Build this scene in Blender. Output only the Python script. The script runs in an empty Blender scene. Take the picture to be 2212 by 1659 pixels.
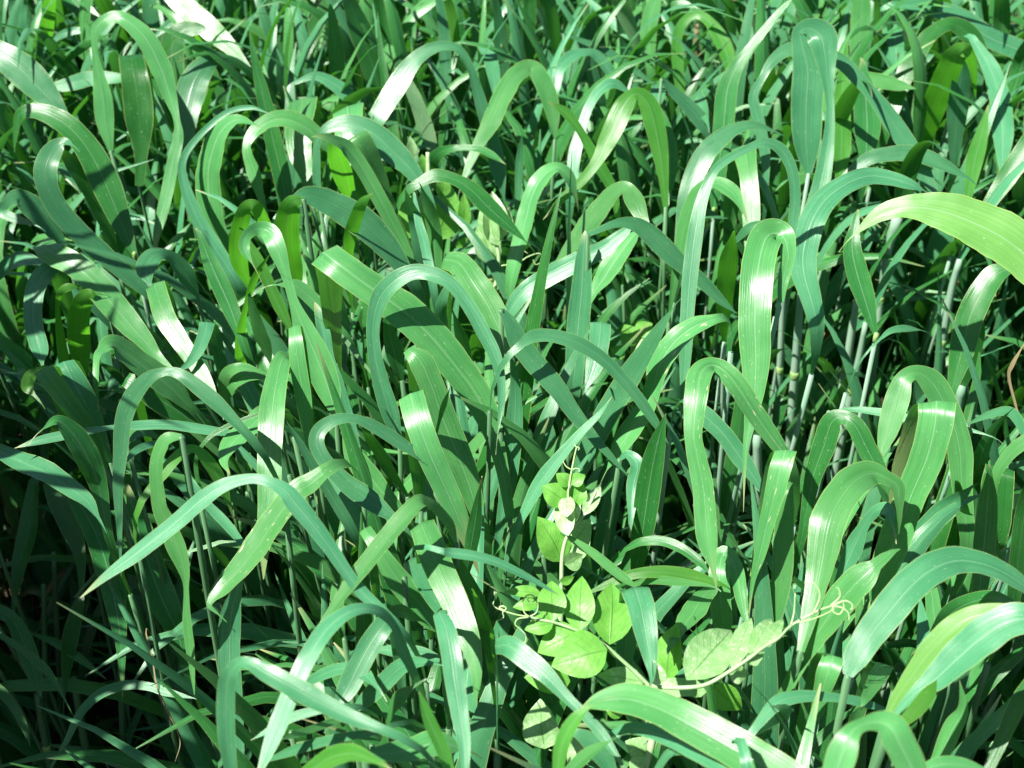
import bpy, math, random
import numpy as np
from mathutils import Vector

scene = bpy.context.scene
COL = scene.collection
R = math.radians

# ------------------------------------------------------------------ camera
CAM = np.array([0.0, 0.0, 1.07]); PITCH = R(35.0); FPX = 2670.0      # picture measured as 2212 x 1659
cam_d = bpy.data.cameras.new('camera'); cam = bpy.data.objects.new('camera', cam_d); COL.objects.link(cam)
cam.location = CAM; cam.rotation_euler = (R(90) - PITCH, 0, 0)
cam_d.sensor_width = 36.0; cam_d.lens = 36.0 * FPX / 2212.0
cam_d.clip_start = 0.02; cam_d.clip_end = 400.0
cam_d.dof.use_dof = True; cam_d.dof.focus_distance = 0.80; cam_d.dof.aperture_fstop = 14.0
scene.camera = cam
scene.render.resolution_x = 1024; scene.render.resolution_y = 768

# ------------------------------------------------------------------ sky and sun
SUN_TO = Vector((-0.52, -0.18, 0.83)).normalized()                   # towards the sun: high, from the left
w = bpy.data.worlds.new('World'); scene.world = w; w.use_nodes = True
nt = w.node_tree; bg = nt.nodes['Background']; sky = nt.nodes.new('ShaderNodeTexSky')
sky.sky_type = 'NISHITA'; sky.sun_disc = False
sky.sun_elevation = math.asin(SUN_TO.z); sky.sun_rotation = math.atan2(SUN_TO.x, SUN_TO.y)
nt.links.new(sky.outputs[0], bg.inputs[0]); bg.inputs[1].default_value = 0.05
sun_d = bpy.data.lights.new('sun', 'SUN'); sun = bpy.data.objects.new('sun', sun_d); COL.objects.link(sun)
sun_d.energy = 5.0; sun_d.angle = R(0.5); sun_d.color = (1.0, 0.965, 0.90)
sun.rotation_euler = SUN_TO.to_track_quat('Z', 'Y').to_euler(); sun.location = (-3, 0, 5)
vs = scene.view_settings; vs.view_transform = 'Standard'; vs.look = 'None'; vs.gamma = 1.0
vs.exposure = 1.36
try: vs.use_curve_mapping = False
except Exception: pass

# ------------------------------------------------------------------ materials
def nodes_of(m):
    m.use_nodes = True; t = m.node_tree; t.nodes.clear(); return t
def N(t, kind, **kw):
    n = t.nodes.new(kind)
    for k, v in kw.items(): setattr(n, k, v)
    return n
def math_node(t, op, a, b=None, c=None):
    n = N(t, 'ShaderNodeMath', operation=op)
    for i, v in enumerate((a, b, c)):
        if v is None: continue
        if isinstance(v, (int, float)): n.inputs[i].default_value = v
        else: t.links.new(v, n.inputs[i])
    return n.outputs[0]
def ramp(t, fac, lo, hi, smooth=True):
    n = N(t, 'ShaderNodeMapRange'); n.interpolation_type = 'SMOOTHSTEP' if smooth else 'LINEAR'
    n.inputs['From Min'].default_value = lo; n.inputs['From Max'].default_value = hi
    t.links.new(fac, n.inputs['Value']); return n.outputs[0]
def mixc(t, fac, a, b, blend='MIX'):
    n = N(t, 'ShaderNodeMix', data_type='RGBA', blend_type=blend)
    for sock, v in ((n.inputs['Factor'], fac), (n.inputs['A'], a), (n.inputs['B'], b)):
        if isinstance(v, (int, float)): sock.default_value = v
        elif isinstance(v, tuple): sock.default_value = (*v, 1.0)
        else: t.links.new(v, sock)
    return n.outputs['Result']

def leaf_material(name, col, col2, trans, tfac=0.32, rough=0.36, spec=0.5, rib=(0.30, 0.46, 0.30), scar=0.0, scarcol=(0.55, 0.55, 0.38)):
    m = bpy.data.materials.new(name); t = nodes_of(m); L = t.links.new
    out = N(t, 'ShaderNodeOutputMaterial'); uv = N(t, 'ShaderNodeUVMap'); sx = N(t, 'ShaderNodeSeparateXYZ')
    L(uv.outputs[0], sx.inputs[0]); u, v = sx.outputs[0], sx.outputs[1]
    inf = N(t, 'ShaderNodeObjectInfo'); rnd = inf.outputs['Random']
    au = math_node(t, 'ABSOLUTE', math_node(t, 'SUBTRACT', u, 0.5))
    # lengthwise veins
    cx = N(t, 'ShaderNodeCombineXYZ'); L(math_node(t, 'MULTIPLY', u, 36.0), cx.inputs[0]); L(math_node(t, 'MULTIPLY', v, 5.0), cx.inputs[1]); L(math_node(t, 'MULTIPLY', rnd, 37.0), cx.inputs[2])
    vein = N(t, 'ShaderNodeTexNoise'); vein.inputs['Scale'].default_value = 1.0; vein.inputs['Detail'].default_value = 2.5; L(cx.outputs[0], vein.inputs['Vector'])
    # large soft blotches and small specks
    c2 = N(t, 'ShaderNodeCombineXYZ'); L(math_node(t, 'MULTIPLY', u, 1.6), c2.inputs[0]); L(math_node(t, 'MULTIPLY', v, 22.0), c2.inputs[1]); L(math_node(t, 'MULTIPLY', rnd, 91.0), c2.inputs[2])
    blot = N(t, 'ShaderNodeTexNoise'); blot.inputs['Scale'].default_value = 1.0; blot.inputs['Detail'].default_value = 3.0; L(c2.outputs[0], blot.inputs['Vector'])
    c3 = N(t, 'ShaderNodeCombineXYZ'); L(math_node(t, 'MULTIPLY', u, 22.0), c3.inputs[0]); L(math_node(t, 'MULTIPLY', v, 420.0), c3.inputs[1]); L(math_node(t, 'MULTIPLY', rnd, 53.0), c3.inputs[2])
    spk = N(t, 'ShaderNodeTexNoise'); spk.inputs['Scale'].default_value = 1.0; spk.inputs['Detail'].default_value = 1.0; L(c3.outputs[0], spk.inputs['Vector'])
    c = mixc(t, ramp(t, blot.outputs[0], 0.3, 0.7), col, col2)
    hs = N(t, 'ShaderNodeHueSaturation'); L(c, hs.inputs['Color'])
    L(math_node(t, 'MULTIPLY_ADD', rnd, 0.014, 0.494), hs.inputs['Hue']); L(math_node(t, 'MULTIPLY_ADD', rnd, 0.40, 0.80), hs.inputs['Value'])
    c = mixc(t, math_node(t, 'MULTIPLY', ramp(t, vein.outputs[0], 0.38, 0.66), 0.55), hs.outputs[0], mixc(t, 1.0, hs.outputs[0], (0.62, 0.74, 0.62), 'MULTIPLY'))
    c = mixc(t, math_node(t, 'MULTIPLY', ramp(t, spk.outputs[0], 0.70, 0.76), 0.35), c, (0.42, 0.52, 0.36))
    midrib = ramp(t, au, 0.024, 0.008); c = mixc(t, math_node(t, 'MULTIPLY', midrib, math_node(t, 'MULTIPLY_ADD', rnd, 0.42, 0.03)), c, rib)
    edge = ramp(t, au, 0.476, 0.494); c = mixc(t, math_node(t, 'MULTIPLY', edge, 0.6), c, (0.34, 0.42, 0.12))
    if scar > 0:
        c4 = N(t, 'ShaderNodeCombineXYZ'); L(math_node(t, 'MULTIPLY', u, 9.0), c4.inputs[0]); L(math_node(t, 'MULTIPLY', v, 110.0), c4.inputs[1]); L(math_node(t, 'MULTIPLY', rnd, 71.0), c4.inputs[2])
        sc = N(t, 'ShaderNodeTexNoise'); sc.inputs['Scale'].default_value = 1.0; sc.inputs['Detail'].default_value = 4.0; L(c4.outputs[0], sc.inputs['Vector'])
        c = mixc(t, math_node(t, 'MULTIPLY', ramp(t, sc.outputs[0], 0.65, 0.71), scar), c, scarcol)
    tuv = N(t, 'ShaderNodeUVMap', uv_map='Tip'); ts = N(t, 'ShaderNodeSeparateXYZ'); L(tuv.outputs[0], ts.inputs[0])
    tipf = math_node(t, 'MULTIPLY', ramp(t, math_node(t, 'MULTIPLY_ADD', blot.outputs[0], 0.10, ts.outputs[0]), 0.96, 1.06), ramp(t, rnd, 0.35, 0.75))
    c = mixc(t, math_node(t, 'MULTIPLY', tipf, 0.8), c, (0.36, 0.33, 0.16))
    bump = N(t, 'ShaderNodeBump'); bump.inputs['Strength'].default_value = 0.20; bump.inputs['Distance'].default_value = 0.0012
    hgt = math_node(t, 'MULTIPLY_ADD', blot.outputs[0], 0.5, math_node(t, 'ADD', vein.outputs[0], math_node(t, 'MULTIPLY', midrib, -0.6)))
    L(hgt, bump.inputs['Height'])
    p = N(t, 'ShaderNodeBsdfPrincipled'); L(c, p.inputs['Base Color'])
    L(math_node(t, 'MULTIPLY_ADD', blot.outputs[0], 0.16, rough - 0.08), p.inputs['Roughness'])
    p.inputs['Specular IOR Level'].default_value = spec * 0.76; L(bump.outputs[0], p.inputs['Normal'])
    tr = N(t, 'ShaderNodeBsdfTranslucent')
    tc = mixc(t, math_node(t, 'MULTIPLY', ramp(t, vein.outputs[0], 0.38, 0.66), 0.6), trans, (trans[0] * .5, trans[1] * .6, trans[2] * .5))
    L(mixc(t, math_node(t, 'MULTIPLY', midrib, 0.5), tc, (0.22, 0.40, 0.10)), tr.inputs['Color'])
    mx = N(t, 'ShaderNodeMixShader'); mx.inputs[0].default_value = tfac
    L(p.outputs[0], mx.inputs[1]); L(tr.outputs[0], mx.inputs[2]); L(mx.outputs[0], out.inputs['Surface'])
    return m

MAT = {
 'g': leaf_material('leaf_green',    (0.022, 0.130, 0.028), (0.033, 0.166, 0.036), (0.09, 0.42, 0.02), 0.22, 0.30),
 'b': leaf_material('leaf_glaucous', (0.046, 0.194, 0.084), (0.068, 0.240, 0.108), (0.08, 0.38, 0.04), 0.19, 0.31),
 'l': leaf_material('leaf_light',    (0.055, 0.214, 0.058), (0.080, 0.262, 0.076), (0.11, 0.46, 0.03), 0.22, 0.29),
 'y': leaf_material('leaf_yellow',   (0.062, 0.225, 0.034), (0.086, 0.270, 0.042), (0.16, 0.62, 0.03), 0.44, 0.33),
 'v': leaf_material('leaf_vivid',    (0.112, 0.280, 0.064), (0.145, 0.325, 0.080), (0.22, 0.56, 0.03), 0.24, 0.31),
 'p': leaf_material('leaf_pale',     (0.120, 0.270, 0.120), (0.165, 0.310, 0.145), (0.18, 0.44, 0.08), 0.28, 0.36, scar=0.2),
 'd': leaf_material('leaf_dry',      (0.200, 0.150, 0.080), (0.290, 0.220, 0.130), (0.25, 0.18, 0.07), 0.20, 0.60, 0.2),
 's': leaf_material('leaf_scarred',  (0.055, 0.214, 0.058), (0.080, 0.262, 0.076), (0.11, 0.46, 0.03), 0.22, 0.31, scar=0.8, scarcol=(0.62, 0.52, 0.36)),
}
def plain_material(name, col, col2, scale, rough=0.5, spec=0.4, trans=None, tfac=0.2, stretch=(1, 1, 1), bump=0.0):
    m = bpy.data.materials.new(name); t = nodes_of(m); L = t.links.new
    out = N(t, 'ShaderNodeOutputMaterial'); tc = N(t, 'ShaderNodeTexCoord'); mp = N(t, 'ShaderNodeMapping'); mp.inputs['Scale'].default_value = stretch
    L(tc.outputs['Object'], mp.inputs[0]); nz = N(t, 'ShaderNodeTexNoise'); nz.inputs['Scale'].default_value = scale; nz.inputs['Detail'].default_value = 5.0
    L(mp.outputs[0], nz.inputs['Vector'])
    p = N(t, 'ShaderNodeBsdfPrincipled'); L(mixc(t, ramp(t, nz.outputs[0], 0.35, 0.65), col, col2), p.inputs['Base Color'])
    p.inputs['Roughness'].default_value = rough; p.inputs['Specular IOR Level'].default_value = spec
    if bump:
        b = N(t, 'ShaderNodeBump'); b.inputs['Strength'].default_value = bump; b.inputs['Distance'].default_value = 0.01
        L(nz.outputs[0], b.inputs['Height']); L(b.outputs[0], p.inputs['Normal'])
    if trans:
        tr = N(t, 'ShaderNodeBsdfTranslucent'); tr.inputs[0].default_value = (*trans, 1); mx = N(t, 'ShaderNodeMixShader'); mx.inputs[0].default_value = tfac
        L(p.outputs[0], mx.inputs[1]); L(tr.outputs[0], mx.inputs[2]); L(mx.outputs[0], out.inputs['Surface'])
    else: L(p.outputs[0], out.inputs['Surface'])
    return m
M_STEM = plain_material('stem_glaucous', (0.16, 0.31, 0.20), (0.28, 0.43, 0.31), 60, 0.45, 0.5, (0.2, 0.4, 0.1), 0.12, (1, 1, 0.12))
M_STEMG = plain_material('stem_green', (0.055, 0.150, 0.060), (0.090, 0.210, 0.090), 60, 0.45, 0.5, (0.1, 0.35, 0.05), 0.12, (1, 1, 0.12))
M_NODE = plain_material('stem_node', (0.16, 0.30, 0.08), (0.26, 0.40, 0.14), 200, 0.45)
M_SOIL = plain_material('soil', (0.030, 0.021, 0.014), (0.070, 0.052, 0.036), 24, 0.95, 0.1, bump=1.0)
M_PSTEM = plain_material('pea_stem', (0.30, 0.48, 0.22), (0.40, 0.56, 0.30), 120, 0.45, 0.4, (0.3, 0.5, 0.1), 0.2)
M_TENDRIL = plain_material('pea_tendril', (0.30, 0.46, 0.18), (0.40, 0.54, 0.26), 120, 0.45, 0.4)

def pea_material(name, col, col2, pale, amount, trans, tfac):
    m = bpy.data.materials.new(name); t = nodes_of(m); L = t.links.new
    out = N(t, 'ShaderNodeOutputMaterial'); uv = N(t, 'ShaderNodeUVMap'); sx = N(t, 'ShaderNodeSeparateXYZ'); L(uv.outputs[0], sx.inputs[0]); u, v = sx.outputs[0], sx.outputs[1]
    inf = N(t, 'ShaderNodeObjectInfo'); rnd = inf.outputs['Random']
    au = math_node(t, 'ABSOLUTE', math_node(t, 'SUBTRACT', u, 0.5))
    tc = N(t, 'ShaderNodeTexCoord'); nz = N(t, 'ShaderNodeTexNoise'); nz.inputs['Scale'].default_value = 620; nz.inputs['Detail'].default_value = 4; L(tc.outputs['Object'], nz.inputs['Vector'])
    n2 = N(t, 'ShaderNodeTexNoise'); n2.inputs['Scale'].default_value = 170; n2.inputs['Detail'].default_value = 3; L(tc.outputs['Object'], n2.inputs['Vector'])
    c = mixc(t, ramp(t, n2.outputs[0], 0.3, 0.7), col, col2)
    patch = math_node(t, 'MULTIPLY', ramp(t, nz.outputs[0], 0.52, 0.62), ramp(t, n2.outputs[0], 0.40, 0.58))
    c = mixc(t, math_node(t, 'MULTIPLY', patch, amount), c, pale)
    # side veins slant forward from the midrib
    ph = math_node(t, 'ADD', math_node(t, 'MULTIPLY', v, 46.0), math_node(t, 'MULTIPLY', au, -30.0))
    sv = ramp(t, math_node(t, 'SINE', ph), 0.86, 1.0); mid = ramp(t, au, 0.030, 0.008)
    c = mixc(t, math_node(t, 'MULTIPLY', math_node(t, 'MAXIMUM', math_node(t, 'MULTIPLY', sv, 0.35), mid), 0.65), c, (0.07, 0.20, 0.03))
    b = N(t, 'ShaderNodeBump'); b.inputs['Strength'].default_value = 0.35; b.inputs['Distance'].default_value = 0.0012
    L(math_node(t, 'SUBTRACT', n2.outputs[0], math_node(t, 'ADD', math_node(t, 'MULTIPLY', sv, 0.35), mid)), b.inputs['Height'])
    p = N(t, 'ShaderNodeBsdfPrincipled'); L(c, p.inputs['Base Color']); p.inputs['Roughness'].default_value = 0.42; p.inputs['Specular IOR Level'].default_value = 0.4; L(b.outputs[0], p.inputs['Normal'])
    tr = N(t, 'ShaderNodeBsdfTranslucent'); tr.inputs[0].default_value = (*trans, 1); mx = N(t, 'ShaderNodeMixShader'); mx.inputs[0].default_value = tfac
    L(p.outputs[0], mx.inputs[1]); L(tr.outputs[0], mx.inputs[2]); L(mx.outputs[0], out.inputs['Surface'])
    return m
PEA = {'f': pea_material('pea_leaf', (0.120, 0.360, 0.050), (0.155, 0.420, 0.062), (0.36, 0.54, 0.20), 0.15, (0.22, 0.60, 0.03), 0.36),
       'm': pea_material('pea_leaf_mottled', (0.200, 0.400, 0.140), (0.260, 0.460, 0.190), (0.50, 0.62, 0.40), 0.6, (0.25, 0.55, 0.10), 0.24),
       'w': pea_material('pea_leaf_pale', (0.290, 0.490, 0.210), (0.400, 0.580, 0.300), (0.75, 0.80, 0.66), 0.8, (0.40, 0.60, 0.20), 0.30)}

# ------------------------------------------------------------------ helpers
SC = 2212.0 / 2500.0 * 700.0 / 1787.0
ROWS = {'A': 0.0, 'B': 1531.8, 'C': 3127.4}
RIGHT = np.array([1., 0, 0]); UP = np.array([0, math.sin(PITCH), math.cos(PITCH)]); FWD = np.array([0, math.cos(PITCH), -math.sin(PITCH)])
ZUP = np.array([0, 0, 1.0])
def px(crop, x, y): return ((x + 1531.8 * (int(crop[1]) - 1)) * SC, (y + ROWS[crop[0]]) * SC)
def ray(X, Y): return FWD + RIGHT * ((X - 1106.0) / FPX) + UP * ((829.5 - Y) / FPX)
def point(X, Y, D): return CAM + ray(X, Y) * D
def depth_at(X, Y, z): return (z - CAM[2]) / ray(X, Y)[2]
def unit(a): return a / max(np.linalg.norm(a), 1e-9)
def catmull(P, n):
    P = np.asarray(P, float); Q = np.vstack([2 * P[0] - P[1], P, 2 * P[-1] - P[-2]]); out = []
    for i in range(len(P) - 1):
        p0, p1, p2, p3 = Q[i:i + 4]
        for t in np.arange(n) / n:
            out.append(0.5 * ((2 * p1) + (p2 - p0) * t + (2 * p0 - 5 * p1 + 4 * p2 - p3) * t * t + (3 * p1 - p0 - 3 * p2 + p3) * t ** 3))
    out.append(P[-1]); return np.array(out)
def rot(v, axis, a): return v * math.cos(a) + np.cross(axis, v) * math.sin(a) + axis * np.dot(axis, v) * (1 - math.cos(a))
US = (-1.0, -0.52, 0.0, 0.52, 1.0)
def ribbon_data(P, B, Nn, hw, gut, rng=None):
    n = len(P); V = []; UVc = []; s = 0.0
    ph = rng.uniform(0, 6) if rng else 0.0
    for i in range(n):
        if i: s += float(np.linalg.norm(P[i] - P[i - 1]))
        for u in US:
            rf = 0.0
            if rng and abs(u) == 1: rf = hw[i] * 0.055 * math.sin(s * 150 + ph + u) + hw[i] * 0.03 * math.sin(s * 410 + ph * 3 + u * 2)
            g_ = gut[i] if hasattr(gut, '__len__') else gut
            V.append(P[i] + B[i] * (hw[i] * u) + Nn[i] * (g_ * hw[i] * abs(u) + rf))
            UVc.append((0.5 + 0.5 * u, s, i / (n - 1)))
    F = [(i * 5 + j, i * 5 + j + 1, i * 5 + j + 6, i * 5 + j + 5) for i in range(n - 1) for j in range(4)]
    return V, F, UVc
def mesh_from(name, V, F, UVc, mat):
    me = bpy.data.meshes.new(name); me.from_pydata([tuple(v) for v in V], [], F)
    if UVc is not None:
        uvl = me.uv_layers.new(name='UVMap'); idx = np.empty(len(me.loops), int); me.loops.foreach_get('vertex_index', idx)
        U = np.asarray(UVc, float); uvl.data.foreach_set('uv', U[idx][:, :2].ravel())
        if U.shape[1] == 3:
            tl = me.uv_layers.new(name='Tip'); T2 = np.stack([U[idx][:, 2], np.zeros(len(idx))], 1); tl.data.foreach_set('uv', T2.ravel())
    me.polygons.foreach_set('use_smooth', [True] * len(me.polygons)); me.materials.append(mat); return me
def link(name, me, parent=None, loc=None):
    o = bpy.data.objects.new(name, me); COL.objects.link(o)
    if parent is not None: o.parent = parent
    if loc is not None: o.location = loc
    return o
def thing(name, label, cat, loc, group=None):
    o = bpy.data.objects.new(name, None); COL.objects.link(o); o.location = loc; o.empty_display_size = 0.02
    o['label'] = label; o['category'] = cat
    if group: o['group'] = group
    return o
def tube_data(P, r, sides=6):
    P = np.asarray(P, float); n = len(P); V = []; F = []; T = np.gradient(P, axis=0); ref = np.array([0.3, 1, 0.1]); 
    for i in range(n):
        t = unit(T[i]); a = ref - t * np.dot(ref, t)
        if np.linalg.norm(a) < 1e-3: a = np.cross(t, RIGHT)
        a = unit(a); ref = a; b = np.cross(t, a); ri = r[i] if hasattr(r, '__len__') else r
        for k in range(sides):
            q = 2 * math.pi * k / sides; V.append(P[i] + (a * math.cos(q) + b * math.sin(q)) * ri)
    for i in range(n - 1):
        for k in range(sides):
            k2 = (k + 1) % sides; F.append((i * sides + k, i * sides + k2, (i + 1) * sides + k2, (i + 1) * sides + k))
    F.append(tuple(range(sides))[::-1]); F.append(tuple((n - 1) * sides + k for k in range(sides)))
    return V, F

def frames(P, seedang=0.0, amax=0.9):
    """width directions: level where it can be, turned to show the face otherwise"""
    n = len(P); T = np.gradient(P, axis=0); T /= np.maximum(np.linalg.norm(T, axis=1, keepdims=True), 1e-9)
    Bc = np.zeros((n, 3)); ang = np.zeros(n); last = None; lasth = None
    for i in range(n):
        v = unit(P[i] - CAM); b = np.cross(T[i], v)
        if np.linalg.norm(b) < 0.25 and last is not None: b = last - T[i] * np.dot(last, T[i])
        b = unit(b)
        if last is not None and np.dot(b, last) < -0.3: b = -b
        Bc[i] = b; last = b
        h = np.cross(T[i], ZUP)
        if np.linalg.norm(h) < 0.2 and lasth is not None: h = lasth
        h = unit(h - T[i] * np.dot(h, T[i])); lasth = h
        a = math.atan2(np.dot(np.cross(b, h), T[i]), np.dot(b, h))
        while a > math.pi / 2: a -= math.pi
        while a < -math.pi / 2: a += math.pi
        ang[i] = max(-amax, min(amax, a + seedang))
    k = max(3, n // 4); pad = np.concatenate([np.full(k, ang[0]), ang, np.full(k, ang[-1])]); ker = np.ones(2 * k + 1) / (2 * k + 1)
    ang = np.convolve(pad, ker, 'same')[k:-k]
    B = np.array([rot(Bc[i], T[i], ang[i]) for i in range(n)]); Nn = np.cross(B, T)
    if Nn[:, 2].mean() < 0: Nn = -Nn
    return T, B, Nn, ang
def facing(P, B, T):
    n = np.cross(B, T); n *= np.sign(np.einsum('ij,ij->i', n, CAM - P))[:, None]; return float((n @ np.array(SUN_TO)).mean())

def arc_leaf(rng, length, width, az, e0, bend, twist=0.5, n=10):
    """a free leaf in local space: leaves the stem at elevation e0 and bends over by `bend` radians"""
    P = [np.zeros(3)]; h = np.array([math.cos(az), math.sin(az), 0]); side = np.array([-h[1], h[0], 0]); ds = length / (n - 1); T = []
    sway = rng.uniform(-.5, .5)
    for i in range(n):
        t = i / (n - 1); e = e0 - bend * (t ** 2.2); hh = unit(h + side * sway * t); d = hh * math.cos(e) + ZUP * math.sin(e); T.append(d)
        if i < n - 1: P.append(P[-1] + d * ds)
    P = np.array(P); B = []; Nn = []; hw = []; tw0 = rng.uniform(-.4, .4); tw1 = rng.uniform(-1, 1) * twist
    for i in range(n):
        t = i / (n - 1); b = unit(side - T[i] * np.dot(side, T[i])); b = rot(b, unit(T[i]), tw0 + tw1 * t); B.append(b)
        nn = np.cross(b, T[i]); Nn.append(unit(nn if nn[2] > 0 or i == 0 else nn)); hw.append(max(width / 2 * min(1, .45 + 2.6 * t) * (1 - max(0, t - .45) / .55) ** .8, .0004))
    return ribbon_data(P, np.array(B), np.array(Nn), hw, rng.uniform(.05, .35), None)
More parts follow.
